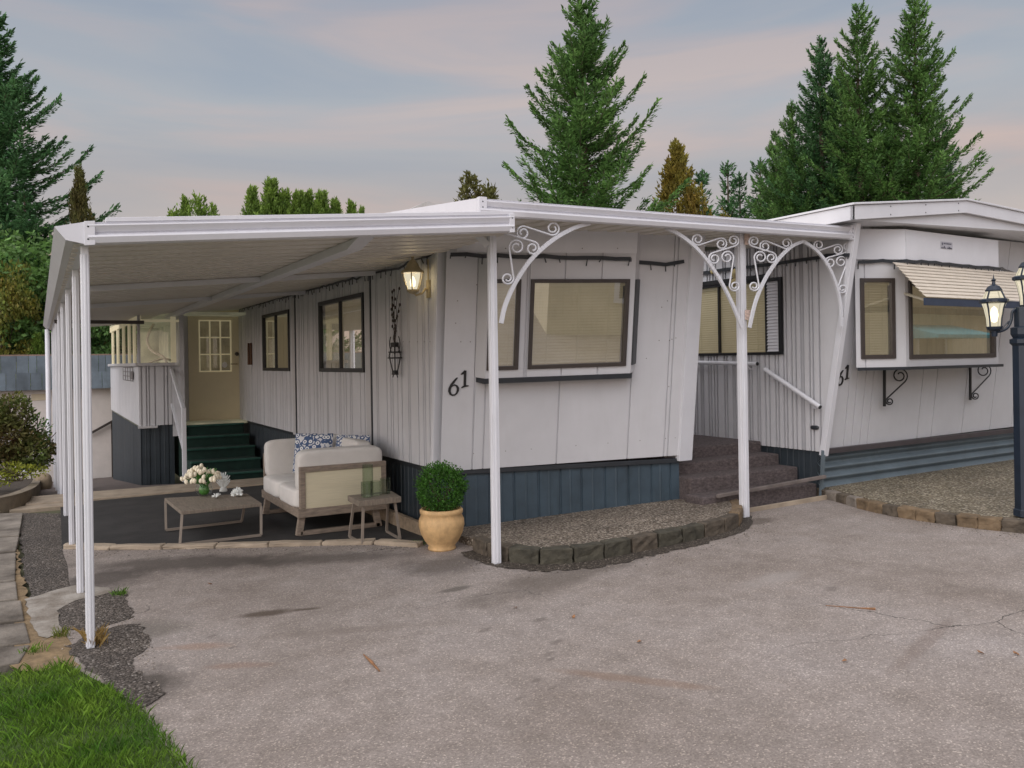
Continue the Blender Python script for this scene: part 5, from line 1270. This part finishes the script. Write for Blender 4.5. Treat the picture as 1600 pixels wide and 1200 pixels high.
# ------------------------------------------------------------------ pot and boxwood
pc_ = ong(697, 860); pc_.y += .08; pc_.z = gz(pc_.x, pc_.y)
m_ = MB(); m_.lathe(pc_, [(.001, 0), (.112, 0), (.116, .016), (.106, .03), (.138, .07), (.172, .135), (.188, .20), (.185, .25), (.166, .288), (.176, .298), (.178, .325), (.168, .335), (.150, .335), (.148, .30), (.001, .295)], 40)
tag(m_.build('plant_pot', POT, smooth=True), 'tan terracotta urn pot standing at the corner of the home', 'pot')
rnd = random.Random(14); bc = pc_+UP*.49; bx = empty('boxwood_shrub', pc_+UP*.31, 'clipped round green boxwood shrub growing in the terracotta pot', 'shrub')
m_ = MB()
for k in range(7500):
    d = V((rnd.gauss(0, 1), rnd.gauss(0, 1), rnd.gauss(0, 1))).normalized(); r_ = .197*(rnd.uniform(.55, 1)**.5)*(1+.04*math.sin(d.x*9+d.z*7)+.03*math.sin(d.y*13))
    p = bc+d*r_; p.z = bc.z+(p.z-bc.z)*.95; e = (d*.8+V((rnd.gauss(0, .6), rnd.gauss(0, .6), rnd.gauss(.3, .6)))).normalized(); s_ = e.cross(V((rnd.gauss(0, 1), rnd.gauss(0, 1), rnd.gauss(0, 1)))).normalized()*.0052; l = rnd.uniform(.014, .026)
    m_.quad(p, p+e*l*.5+s_, p+e*l, p+e*l*.5-s_)
for k in range(160):
    d = V((rnd.gauss(0, 1), rnd.gauss(0, 1), abs(rnd.gauss(0, 1)))).normalized(); p = bc+d*.18
    for i in range(7):
        q = p+d*(.008*i)+V((rnd.gauss(0, .004), rnd.gauss(0, .004), 0)); e = (d+V((rnd.gauss(0, .7), rnd.gauss(0, .7), rnd.gauss(0, .7)))).normalized(); s_ = e.cross(V((.3, .5, rnd.gauss(0, 1)))).normalized()*.005; m_.quad(q, q+e*.01+s_, q+e*.02, q+e*.01-s_)
m_.build('leaves', BOX_, bx, recalc=False)
m_ = MB(); m_.tube([pc_+UP*.29, pc_+UP*.42], .018, 8)
for k in range(14): a = rnd.uniform(0, 6.283); m_.tube([pc_+UP*.36, bc+V((math.cos(a)*.12, math.sin(a)*.12, rnd.uniform(-.08, .12)))], .005, 5)
m_.build('stem', BARK, bx)
# ------------------------------------------------------------------ lamp post
lpb = ong(1606, 806); zg = .27
lpb = onZ(1606, 806, zg)
lpo = empty('lamp_post', lpb, 'dark navy lamp post with two lit lanterns at the right edge of the pad', 'lamp post')
s_ = lpb
z515 = onp(1590, 515, lpb, FW).z; z530 = onp(1590, 533, lpb, FW).z
def spx(y): return onp(1600, y, lpb, FW).z
m_ = MB(); rr = .094
m_.lathe(s_, [(.001, 0), (.105, 0), (.105, .05), (rr, .06), (rr, spx(540)-s_.z), (rr+.02, spx(536)-s_.z), (rr+.02, spx(530)-s_.z), (rr-.005, spx(528)-s_.z), (rr+.012, spx(522)-s_.z), (rr+.012, spx(512)-s_.z), (rr-.015, spx(510)-s_.z), (rr-.015, spx(480)-s_.z), (.001, spx(478)-s_.z)], 8); m_.build('post', PNAVY, lpo)
def lantern2(c, R_, parent):
    lt = empty('lantern', c-lpb); lt.parent = parent
    # c = level of the ring; below it the tapered glass, above it a dome
    m_ = MB(); m_.lathe(c, [(R_*.52, -R_*2.0), (R_*.56, -R_*1.4), (R_*.72, -R_*.6), (R_*.86, -.02)], 8); m_.lathe(c, [(R_*.82, .015), (R_*.74, R_*.35), (R_*.55, R_*.75)], 8); m_.build('glass', LAMPG, lt)
    m_ = MB(); m_.lathe(c, [(R_*.86, -.022), (R_*1.02, -.012), (R_*1.02, .008), (R_*.84, .018)], 16); m_.lathe(c, [(R_*.58, R_*.72), (R_*.60, R_*.82), (R_*.4, R_*1.12), (R_*.14, R_*1.25), (R_*.1, R_*1.5), (R_*.2, R_*1.62), (R_*.06, R_*1.7), (.001, R_*2.05)], 14); m_.lathe(c, [(R_*.50, -R_*1.98), (R_*.58, -R_*2.0), (R_*.5, -R_*2.2), (R_*.25, -R_*2.35), (R_*.2, -R_*2.75), (.001, -R_*2.8)], 14)
    for k in range(8):
        t_ = 2*math.pi*k/8; d = V((math.cos(t_), math.sin(t_), 0))
        if k % 2 == 0: m_.tube([c+d*R_*.54-UP*R_*2, c+d*R_*.58-UP*R_*1.4, c+d*R_*.74-UP*R_*.6, c+d*R_*.88-UP*.02], .007, 5); m_.tube([c+d*R_*.84+UP*.015, c+d*R_*.76+UP*R_*.35, c+d*R_*.57+UP*R_*.75], .007, 5)
    m_.build('cage', PNAVY, lt)
    m_ = MB(); m_.lathe(c-UP*R_*1.7, [(.001, 0), (R_*.2, R_*.1), (R_*.3, R_*.6), (R_*.2, R_*1.1), (.001, R_*1.3)], 12); m_.build('bulb', BULB, lt, smooth=True)
    q_ = bpy.data.lights.new('lantern_light', 'POINT'); q_.energy = 4; q_.color = (1, .8, .45); q_.shadow_soft_size = .04
    qo = bpy.data.objects.new('lantern_light', q_); COL.objects.link(qo); qo.parent = lt; qo.location = (0, 0, -R_)
    return lt
cL = onp(1553, 470, lpb, FW); Rl = .105
lantern2(cL, Rl, lpo)
cT = onp(1606, 434, lpb, FW); lantern2(cT, Rl*1.05, lpo)
m_ = MB(); ap = [(1590, 487), (1584, 487), (1580, 500), (1574, 512), (1562, 518), (1553, 517)]
m_.tube([onp(x, y, lpb, FW) for x, y in smooth_line([(1588, 483), (1582, 487)] + ap[2:], 6)], .011, 8); m_.tube([onp(x, y, lpb, FW) for x, y in spiral_scroll((1577, 505), 3.2, (1564, 511), 3.2, 1, None)], .005, 5); m_.tube([onp(x, y, lpb, FW) for x, y in ((1590, 483), (1586, 482), (1584, 485), (1585, 488))], .008, 6); m_.build('arm', PNAVY, lpo)
# ------------------------------------------------------------------ neighbour's building at the far left
nbh = empty('neighbour_house', (-2, 20.8, -1), 'off white stucco building with blue grey shingled roof band behind the left shrubs', 'house')
NY = 20.7
zt_ = onY(70, 556, NY).z; zm_ = onY(70, 608, NY).z; zb_ = -1.2
m_ = MB(); m_.box(-9, 4.0, NY, NY+.2, zb_, zm_+.05); m_.build('wall', STUCCO, nbh)
m_ = MB()
rows = 2; rnd = random.Random(6)
for r_ in range(rows):
    za = zm_+(zt_-zm_)*r_/rows; zc_ = zm_+(zt_-zm_)*(r_+1)/rows; x = -9
    while x < 4:
        w_ = rnd.uniform(.14, .34); m_.hexa([V((x, NY-.20+.07*r_, za-.01)), V((x+w_-.008, NY-.20+.07*r_, za-.01)), V((x+w_-.008, NY-.15+.07*r_, za-.01)), V((x, NY-.15+.07*r_, za-.01)), V((x, NY-.13+.07*r_, zc_)), V((x+w_-.008, NY-.13+.07*r_, zc_)), V((x+w_-.008, NY-.1+.07*r_, zc_)), V((x, NY-.1+.07*r_, zc_))]); x += w_
m_.build('shingle_band', SHING, nbh)
m_ = MB(); m_.box(-9, 4, NY-.05, NY+3, zt_, zt_+.03); m_.build('roof', mat('brown_roofing', (.22, .15, .12), .8, .2, 3), nbh)
m_ = MB(); p = onY(49, 616, NY-.01); q = onY(77, 625, NY-.01); m_.box(p.x, q.x, NY-.01, NY, q.z, p.z); m_.build('wall_panel', mat('yellowed_panel', (.55, .47, .34), .8, .1, 4), nbh)
m_ = MB(); a, b = onY(138, 679, NY-.08), onY(176, 658, NY-.08); m_.bar(a, b, .04, .05); m_.box(b.x-.03, b.x, NY-.03, NY, zb_, b.z); 
tag(m_.build('wall_handrail', BRONZE), 'dark sloping handrail on the neighbouring wall beside the porch room', 'handrail')
# planter wall and shrubs at left
pl = [ong(x, y) for x, y in smooth_line([(-60, 812), (0, 802), (35, 793), (55, 782), (63, 768), (62, 756)], 5)]
m_ = MB()
for a, b in zip(pl, pl[1:]):
    t_ = (b-a).normalized(); n_ = V((-t_.y, t_.x, 0))
    m_.hexa([a-UP*.1, b-UP*.1, b+n_*.12-UP*.1, a+n_*.12-UP*.1, a+UP*.17, b+UP*.17, b+n_*.12+UP*.17, a+n_*.12+UP*.17])
tag(m_.build('planter_wall', CONCG), 'low curved mossy concrete planter wall below the left shrubs', 'planter wall')
m_ = MB(); m_.v = [p+UP*.12 for p in pl]+[V((-6, 14, .1)), V((-6, 10.5, .1))]; m_.f = [tuple(range(len(m_.v)))]; tag(m_.build('planter_soil', SOIL), kind='structure')
def leafblob(m_, c, rx, ry, rz_, n, size, rnd, shell=.35, up=.2, asp=.5):
    for _ in range(n):
        d = V((rnd.gauss(0, 1), rnd.gauss(0, 1), rnd.gauss(0, 1))).normalized(); k = rnd.uniform(shell, 1)**.6
        p = c+V((d.x*rx*k, d.y*ry*k, d.z*rz_*k)); e = (d*.5+V((rnd.gauss(0, .6), rnd.gauss(0, .6), rnd.gauss(up, .6)))).normalized()
        s_ = e.cross(V((rnd.gauss(0, 1), rnd.gauss(0, 1), rnd.gauss(0, 1)))).normalized()*size*asp*.5; l = size*rnd.uniform(.6, 1.3)
        m_.quad(p, p+e*l*.5+s_, p+e*l, p+e*l*.5-s_)
def shrub(name, base, blobs, leaf, label, size, n, seed, twigs=8, th=.01):
    rnd_ = random.Random(seed); root = empty(name, base, label, 'shrub'); m_ = MB(); t_ = MB()
    for (dx, dy, dz, r1, r2, r3) in blobs:
        c = base+V((dx, dy, dz)); leafblob(m_, c, r1, r2, r3, int(n*r1*r3), size, rnd_)
        for _ in range(twigs): t_.tube([base+V((rnd_.gauss(0, .05), rnd_.gauss(0, .05), 0)), base.lerp(c, .5)+V((rnd_.gauss(0, .05), 0, 0)), c+V((rnd_.uniform(-r1, r1), rnd_.uniform(-r2, r2), rnd_.uniform(-.2, 1.05)*r3))], th*.6, 5)
    m_.build('leaves', leaf, root, recalc=False); t_.build('stems', BARK, root); return root
zc_ = 10.6
s1 = atz(18, 745, 12.2); shrub('garden_shrub', s1, [(-.1, 0, .55, .45, .45, .35), (.25, 0, .35, .35, .4, .3), (-.3, 0, .9, .35, .4, .35), (.05, 0, .95, .25, .3, .28), (-.5, 0, .4, .4, .4, .4)], REDL, 'reddish green twiggy shrub in the left planter', .075, 11000, 1, 6)
s2 = atz(38, 720, 12.4); shrub('garden_shrub', s2, [(.05, .1, .15, .3, .3, .3), (.15, 0, .4, .22, .25, .3), (-.2, 0, .0, .3, .3, .25)], BROAD, 'dark green leafy shrub beside the reddish shrub', .06, 5500, 2, 6)
s3 = atz(25, 752, 11.4); shrub('garden_shrub', s3, [(.1, 0, .12, .32, .25, .09), (-.25, 0, .05, .3, .25, .1), (-.1, 0, .2, .2, .2, .06)], YELL, 'low yellow green shrub at the front of the left planter', .045, 12000, 3, 4)
# stones beside planter
m_ = MB(); p = ong(68, 765); m_.superq(T(p+UP*.12), .14, .12, .17, .8, 14, 10); tag(m_.build('garden_stone', mat('tan_stone', (.28, .22, .15), .9, .4, 6, .8, 12), smooth=True), 'tan boulder at the end of the planter wall', 'stone')
# ------------------------------------------------------------------ trees
def conifer(h, r, seed, base=.12, levels=46, per=7, leaf=.34, droop=-.25, tip=.35, dens=1.0, power=.85, fat=.26):
    rnd_ = random.Random(seed); cr_m = MB(); tr_m = MB()
    tr_m.tube([V((0, 0, -.3)), V((0, 0, h*.5)), V((rnd_.gauss(0, .05), rnd_.gauss(0, .05), h))], [h*.017, h*.010, .02], 8)
    def spray(p, d, L):
        d = d.normalized(); s_ = d.cross(V((rnd_.gauss(0, .5), rnd_.gauss(0, .5), 1))).normalized()*L*.17
        n = len(cr_m.v); cr_m.v += [p, p+d*L*.45+s_, p+d*L, p+d*L*.45-s_]; cr_m.f.append((n, n+1, n+2, n+3))
    for lv in range(levels):
        f = (lv+rnd_.random()*.6)/levels; z = h*(base+(1-base)*f); Lm = r*(1-f)**power
        k0 = rnd_.random()*6.283; nb_ = per if f < .8 else per-2
        for b in range(nb_):
            az = k0+6.283*b/nb_+rnd_.gauss(0, .25); L = max(.25, Lm*rnd_.uniform(.5, 1.28)); out_ = V((math.cos(az), math.sin(az), 0)); side = V((-out_.y, out_.x, 0))
            if rnd_.random() < .06: continue
            sl_ = droop*(1-f)+.55*f+rnd_.gauss(0, .08); pts = []
            for i in range(6):
                t_ = i/5; pts.append(V((0, 0, z))+out_*L*t_+UP*(L*(sl_*t_+tip*t_*t_*t_))+side*L*.05*math.sin(t_*3+az))
            tr_m.tube(pts, [.028*L**.5*(1-.85*i/5) for i in range(6)], 4, False)
            ns = max(4, int(L/leaf*5.2*dens))
            for i in range(ns):
                t_ = (i+rnd_.random())/ns
                if t_ < .12 and rnd_.random() < .7: continue
                q = t_*5; a = min(4, int(q)); p = pts[a].lerp(pts[a+1], q-a); d = (pts[a+1]-pts[a]).normalized()
                wS = L*fat*(1-t_*.8)
                for _ in range(3):
                    sg = rnd_.choice((-1, 1)); k = rnd_.random(); pp = p+side*sg*wS*k+out_*(k*wS*.4)+UP*(-.10*k*leaf+rnd_.gauss(0, .05))
                    spray(pp, d*.7+side*sg*.65+UP*rnd_.gauss(-.15, .3), leaf*rnd_.uniform(.55, 1.15))
                spray(p+UP*rnd_.gauss(0, .06), d+UP*rnd_.gauss(.15, .3)+side*rnd_.gauss(0, .3), leaf*rnd_.uniform(.6, 1.1))
    for i in range(40): t_ = rnd_.random(); spray(V((0, 0, h*(.93+.07*t_))), V((rnd_.gauss(0, .5), rnd_.gauss(0, .5), .9)), leaf*.7)
    return cr_m, tr_m
def mk_tree(name, label, group, cm, tm, leafm, loc, s=1, rz=0, cat='tree'):
    root = empty(name, V((0, 0, 0)), label, cat, group)
    cm.build('crown', leafm, root, recalc=False); tm.build('trunk', BARK, root)
    root.location = loc; root.scale = (s, s, s) if not isinstance(s, tuple) else s; root.rotation_euler.z = rz
    return root
def place(px, pytop, z, gzv=-1.0):
    """ground point under picture column px at depth z, and height that reaches pytop"""
    p = atz(px, pytop, z); return V((p.x, p.y, gzv)), p.z-gzv
firA = conifer(16, 4.5, 11, .12, 40, 7, .20, -.26, .42, 2.4, .92, .26)
firB = conifer(18, 3.5, 23, .12, 46, 6, .22, -.38, .40, 2.1, .70, .26)
firC = conifer(9, 2.0, 31, .05, 24, 6, .26, -.2, .35, 1.0, .9, .24)
def tree_from(root, px, py, z, label, leafm=None, rz=0, wscale=1, baseh=16):
    L, h_ = place(px, py, z); s = h_/baseh
    c = copy_tree(root, L, (s*wscale, s*wscale, s), rz); c['label'] = label
    if leafm:
        for ch in c.children:
            if ch.name.startswith('crown'): ch.data = ch.data.copy(); ch.data.materials.clear(); ch.data.materials.append(leafm)
    return c
GF = 'conifers beyond the homes'
L, h_ = place(908, -30, 34); big = mk_tree('fir_tree', 'large wide fir tree standing alone behind the middle of the canopy', GF, *firA, FIRR, L, h_/16, .4)
L, h_ = place(1428, -5, 44); tb_ = mk_tree('fir_tree', 'tall fir tree rightmost of the dense group behind the right home', GF, *firB, FIRR, L, h_/18, 1.0)
L, h_ = place(1187, 250, 60); sm_ = mk_tree('fir_tree', 'small fir tree directly left of the dense tall group', GF, *firC, FIR, L, h_/9, 0)
tree_from(tb_, 1341, 8, 45, 'tall fir tree in the middle of the dense group', None, 2.2, .9, 18)
tree_from(tb_, 1281, 62, 47, 'tall fir tree at the left of the dense group', FIR, 4.1, .95, 18)
tree_from(big, 1236, 165, 48, 'medium fir tree leaning into the left side of the dense group', FIRR, 2.0, .85, 16)
tree_from(tb_, 1470, 170, 49, 'lower fir tree half hidden behind the rightmost tall fir', FIR, 5.0, .75, 18)
tree_from(big, 1390, 150, 50, 'dark fir tree filling the gap between the tall firs', FIR, 3.3, .8, 16)
tree_from(big, 1212, 205, 52, 'green fir tree standing at the lower left of the dense tall group', FIRR, 1.1, .9, 16)
tree_from(tb_, 1310, 120, 51, 'darker fir tree between the two left tall firs of the dense group', FIR, 2.6, 1.0, 18)
tree_from(sm_, 1137, 254, 60, 'slim small fir between the bronzed cedar and the dense group', None, 1, .9, 9)
tree_from(sm_, 1156, 272, 61, 'slim small fir touching the right side of another slim fir', None, 3, .85, 9)
tree_from(sm_, 1098, 268, 58, 'small bluish fir behind the low bronzed cedar', FIR, 2, 1.0, 9)
tree_from(big, -6, 20, 27, 'tall dark fir at the left edge of the picture', FIR, 2.7, 1.12, 16)
tree_from(big, 40, 300, 25, 'shorter fir filling the left edge below the tall fir', FIR, .7, 1.25, 16)
def cedar(h, r, seed, n=5200, leaf=.22, tips=1):
    rnd_ = random.Random(seed); c = MB(); t = MB(); t.tube([V((0, 0, -.2)), V((0, 0, h*.9))], [.12, .02], 7)
    for k in range(tips):
        ox, oy = (rnd_.gauss(0, r*.35), rnd_.gauss(0, r*.35)) if k else (0, 0); hh = h*(1 if k == 0 else rnd_.uniform(.75, .95)); rr_ = r*(1 if k == 0 else .6)
        plumes = int(n/tips/26)
        for _ in range(plumes):
            f = rnd_.random()**.5; a = rnd_.uniform(0, 6.283); rad = rr_*(1-f)**.9*rnd_.uniform(.5, 1.08); b = V((ox+rad*math.cos(a), oy+rad*math.sin(a), hh*f*.96)); up_ = V((math.cos(a)*.35, math.sin(a)*.35, 1)).normalized(); PL_ = rnd_.uniform(.35, .75)*(1-.5*f)
            for i in range(26):
                p = b+up_*PL_*rnd_.random()+V((rnd_.gauss(0, .07)*(1.2-f), rnd_.gauss(0, .07)*(1.2-f), rnd_.gauss(0, .05))); e = (up_+V((rnd_.gauss(0, .5), rnd_.gauss(0, .5), rnd_.gauss(0, .3)))).normalized(); s_ = e.cross(V((rnd_.gauss(0, 1), rnd_.gauss(0, 1), .2))).normalized()*leaf*.19; l = leaf*rnd_.uniform(.6, 1.3)
                m4 = len(c.v); c.v += [p, p+e*l*.5+s_, p+e*l, p+e*l*.5-s_]; c.f.append((m4, m4+1, m4+2, m4+3))
    return c, t
cdA = cedar(7, 1.7, 41, 11000, .13); cdB = cedar(7, 1.9, 42, 13000, .13, 4)
GC = 'cedars beyond the homes'
L, h_ = place(424, 282, 40); ca = mk_tree('cedar_tree', 'tallest yellow green cedar in the hedge row above the carport roof', GC, *cdA, CED, L, h_/7)
L, h_ = place(310, 304, 38); cb = mk_tree('cedar_tree', 'separate green cedar clump left of the hedge row above the carport roof', GC, *cdB, CED, L, (h_/7*1.0, h_/7*1.0, h_/7))
for x, y, b, w_, lb in ((394, 294, 'a', .8, 'cedar at the left end of the hedge row above the carport roof'), (445, 300, 'a', .85, 'cedar just right of the tallest one in the hedge row'), (466, 301, 'a', .9, None), (482, 301, 'a', .8, None), (502, 301, 'a', .95, 'slender cedar right of the middle of the hedge row'), (524, 314, 'a', .8, None), (549, 317, 'a', .7, 'small cedar near the right end of the hedge row'), (565, 326, 'a', .5, 'smallest cedar tip at the right end of the hedge row'), (333, 318, 'b', .7, 'low cedar at the right of the separate clump'), (289, 310, 'a', .6, 'slim cedar at the left of the separate clump')):
    t_ = tree_from(ca if b == 'a' else cb, x, y, 40+abs(x % 5)*.4, lb or 'yellow green cedar within the hedge row above the carport roof', None, x*.7, w_*1.0, 7)
tree_from(cb, 735, 270, 32, 'brownish cedar top showing above the canopy corner', BROWNC, .4, 1.25, 7)
tree_from(ca, 1057, 226, 38, 'tall bronzed cedar beside the large fir', ORANGE, 1.4, 1.0, 7)
tree_from(cb, 1088, 290, 37, 'low orange green cedar right of the tall bronzed one', ORANGE, 2.4, 1.0, 7)
tree_from(ca, 1213, 312, 52, 'low bronzed cedar at the foot of the dense group', ORANGE, .9, .9, 7)
tree_from(ca, 124, 265, 26, 'browned cedar rising above the carport gutter at left', BROWNC, 2.9, .55, 7)
# broad leaf trees at the far left
def broadleaf(h, r, seed, n=11000, leaf=.16, zlo=.25):
    rnd_ = random.Random(seed); c = MB(); t = MB(); t.tube([V((0, 0, -.3)), V((.05, 0, h*.4)), V((0, .1, h*.75))], [.16, .11, .03], 8)
    for k in range(26):
        a = rnd_.uniform(0, 6.283); f = rnd_.uniform(zlo, .95); rad = r*math.sin(math.pi*min(1, max(.1, f)))**.6*rnd_.uniform(.3, .85); q = V((rad*math.cos(a), rad*math.sin(a), h*f)); t.tube([V((0, 0, h*f*.6)), q*.6+V((0, 0, h*f*.3)), q], [.05, .03, .008], 5)
        leafblob(c, q, r*rnd_.uniform(.22, .42), r*rnd_.uniform(.22, .42), h*rnd_.uniform(.06, .12), n//26, leaf, rnd_, .1, -.1, .6)
    return c, t
blA = broadleaf(6, 2.6, 51)
GB = 'leafy trees at the far left'
L, h_ = place(45, 360, 24); bl = mk_tree('leafy_tree', 'dense green leafy tree behind the carport gutter', GB, *blA, BROAD, L, h_/6)
def bl_from(px, py, z, leafm, rz, w_, lab): c = tree_from(bl, px, py, z, lab, leafm, rz, w_, 6); return c
bl_from(2, 405, 22.5, AUTUMN, 1.3, .55, 'yellow and orange turning leafy tree at the left edge')
bl_from(80, 430, 24.5, None, 2.2, .9, 'lower green leafy tree seen between the carport posts')
bl_from(-20, 420, 25, None, 4.2, 1.1, 'green leafy tree behind the turning yellow one')
bl_from(150, 440, 30, BROAD, 3.2, 1.0, 'green leafy tree seen under the carport beside the porch room')
bl_from(215, 470, 31, None, 5.2, 1.0, 'green leafy tree behind the porch room windows')
t_ = tree_from(ca, 58, 522, 22.5, 'bright green young cedar above the shingled band', CED, .3, 1.0, 7)
# ------------------------------------------------------------------ fallen leaves on the driveway
rnd = random.Random(77)
def leaf_on(x, y, l, label, twig=False):
    p = ong(x, y)+UP*.004; a = rnd.uniform(0, 6.283); d = V((math.cos(a), math.sin(a), 0)); s_ = V((-d.y, d.x, 0)); m_ = MB()
    if twig: m_.tube([p, p+d*l*.5+UP*.006, p+d*l], [.004, .008, .003], 6)
    else: m_.v = [p-d*l*.5, p-d*.2*l+s_*l*.3+UP*.012, p+d*.2*l+s_*l*.28+UP*.006, p+d*l*.5+UP*.015, p+d*.2*l-s_*l*.28+UP*.010, p-d*.2*l-s_*l*.3+UP*.004, p+UP*.003]; m_.f = [(6, 0, 1), (6, 1, 2), (6, 2, 3), (6, 3, 4), (6, 4, 5), (6, 5, 0)]
    tag(m_.build('fallen_twig' if twig else 'fallen_leaf', LEAFD, recalc=False), label, 'twig' if twig else 'leaf', None if twig else 'fallen leaves on the driveway')
for x, y, lb in ((999, 1005, 'small orange fallen leaf alone in the middle of the driveway'), (1532, 1022, 'yellow orange fallen leaf left of another near the right edge'), (1588, 1024, 'rounded orange fallen leaf nearest the right edge of the driveway'), (1321, 1035, 'dark fallen leaf on the driveway right of the middle'), (896, 966, 'tiny dark fallen leaf in front of the pebble patio'), (328, 914, 'tiny reddish fallen leaf near the carport kerb'), (805, 951, 'tiny brown fallen leaf in front of the mid canopy post')): leaf_on(x, y, .035, lb)
p0, p1 = ong(568, 1024), ong(593, 1050)
m_ = MB(); m_.tube([p0+UP*.005, p0.lerp(p1, .5)+UP*.009, p1+UP*.005], [.003, .008, .004], 6); tag(m_.build('fallen_twig', LEAFD), 'long orange brown twig lying on the driveway', 'twig')
m_ = MB(); p0, p1 = ong(1290, 947), ong(1368, 953); m_.tube([p0+UP*.004, p0.lerp(p1, .7)+UP*.004, p1+UP*.006], [.002, .003, .008], 5); tag(m_.build('fallen_twig', LEAFD), 'thin reddish twig lying on the driveway at right', 'twig')
# ------------------------------------------------------------------ house across the road (seen mirrored in the windows)
nh = empty('facing_house', (14, -5, 0), 'pale clapboard house with white deck railing across the driveway, mirrored in the windows', 'house')
m_ = MB(); m_.box(5, 36, -9, -4, 0, 3.0); m_.build('wall', mat('pale_clapboard', (.60, .54, .40), .7, .12, 2, grime=.3), nh)
m_ = MB(); m_.prism([V((4.6, -9.4, 3.0)), V((4.6, -3.4, 3.0)), V((4.6, -6.4, 4.3))], (32, 0, 0)); m_.build('roof', mat('grey_roofing', (.10, .09, .08), .8, .25, 3), nh)
for x, ww_ in ((6.5, 1.3), (10, 1.6), (13.4, .9), (17, 1.4), (20.2, 1.0), (21.5, 1.0), (25, 1.6)):
    m_ = MB(); m_.box(x, x+ww_, -4, -3.95, .95, 2.3); m_.box(x+ww_/2-.03, x+ww_/2+.03, -3.95, -3.94, .95, 2.3); wo = m_.build('window', DARK, nh)
    m_ = MB(); m_.box(x-.1, x, -4, -3.92, .85, 2.4); m_.box(x+ww_, x+ww_+.1, -4, -3.92, .85, 2.4); m_.box(x, x+ww_, -4, -3.92, 2.3, 2.4); m_.box(x, x+ww_, -4, -3.92, .85, .95); m_.build('frame', TRIM, wo)
m_ = MB(); m_.prism([V((19.6, -3.5, 2.75)), V((23.1, -3.5, 2.75)), V((21.35, -3.5, 3.9))], (0, -2.5, 0)); m_.build('gable', TRIM, nh)
m_ = MB(); m_.prism([V((23.6, -4, 2.5)), V((23.6, -2.6, 2.15)), V((23.6, -2.6, 2.05)), V((23.6, -4, 2.05))], (3.6, 0, 0)); m_.build('awning', mat('teal_canvas', (.08, .36, .42), .7, .1, 3), nh)
m_ = MB(); m_.box(8, 15, -2.6, -2.5, 1.15, 1.22); m_.box(8, 15, -2.6, -2.5, .40, .45)
for k in range(50): m_.box(8+k*.14, 8.045+k*.14, -2.58, -2.52, .45, 1.15)
for x in (8, 11.5, 15): m_.box(x-.06, x+.06, -2.6, -2.48, 0, 2.9)
m_.build('deck_railing', TRIM, nh)
m_ = MB(); m_.box(8, 15, -4, -2.5, .1, .36); m_.build('deck', WOODG, nh)

m_ = MB(); rnd = random.Random(33)
lines = [(edge, .16, 700), (ed2, .12, 300), (kpts, .18, 350), ([ong(*p) for p in ((125, 930), (210, 965), (235, 1000), (255, 1085))], .22, 450)]
for ln_, sd_, n_ in lines:
    for _ in range(n_):
        i = rnd.randrange(len(ln_)-1); p = ln_[i].lerp(ln_[i+1], rnd.random()); t_ = (ln_[i+1]-ln_[i]).normalized(); o_ = V((t_.y, -t_.x, 0))*abs(rnd.gauss(0, sd_))
        p = p+(o_ if o_.y < 0 or ln_ is lines[3][0] else -o_); r_ = rnd.uniform(.003, .008); p.z = gz(p.x, p.y)+r_*.4
        k = len(m_.v); m_.v += [p+V((r_*rnd.uniform(.7, 1.4), 0, 0)), p+V((0, r_, 0)), p-V((r_*rnd.uniform(.7, 1.4), 0, 0)), p-V((0, r_, 0)), p+UP*r_*.7]; m_.f += [(k, k+1, k+4), (k+1, k+2, k+4), (k+2, k+3, k+4), (k+3, k, k+4)]
tag(m_.build('loose_grit', mat('grit', (.20, .17, .14), .9, .5, 60, island=.6)), 'loose grit scattered along the driveway edges', 'grit', kind='stuff')
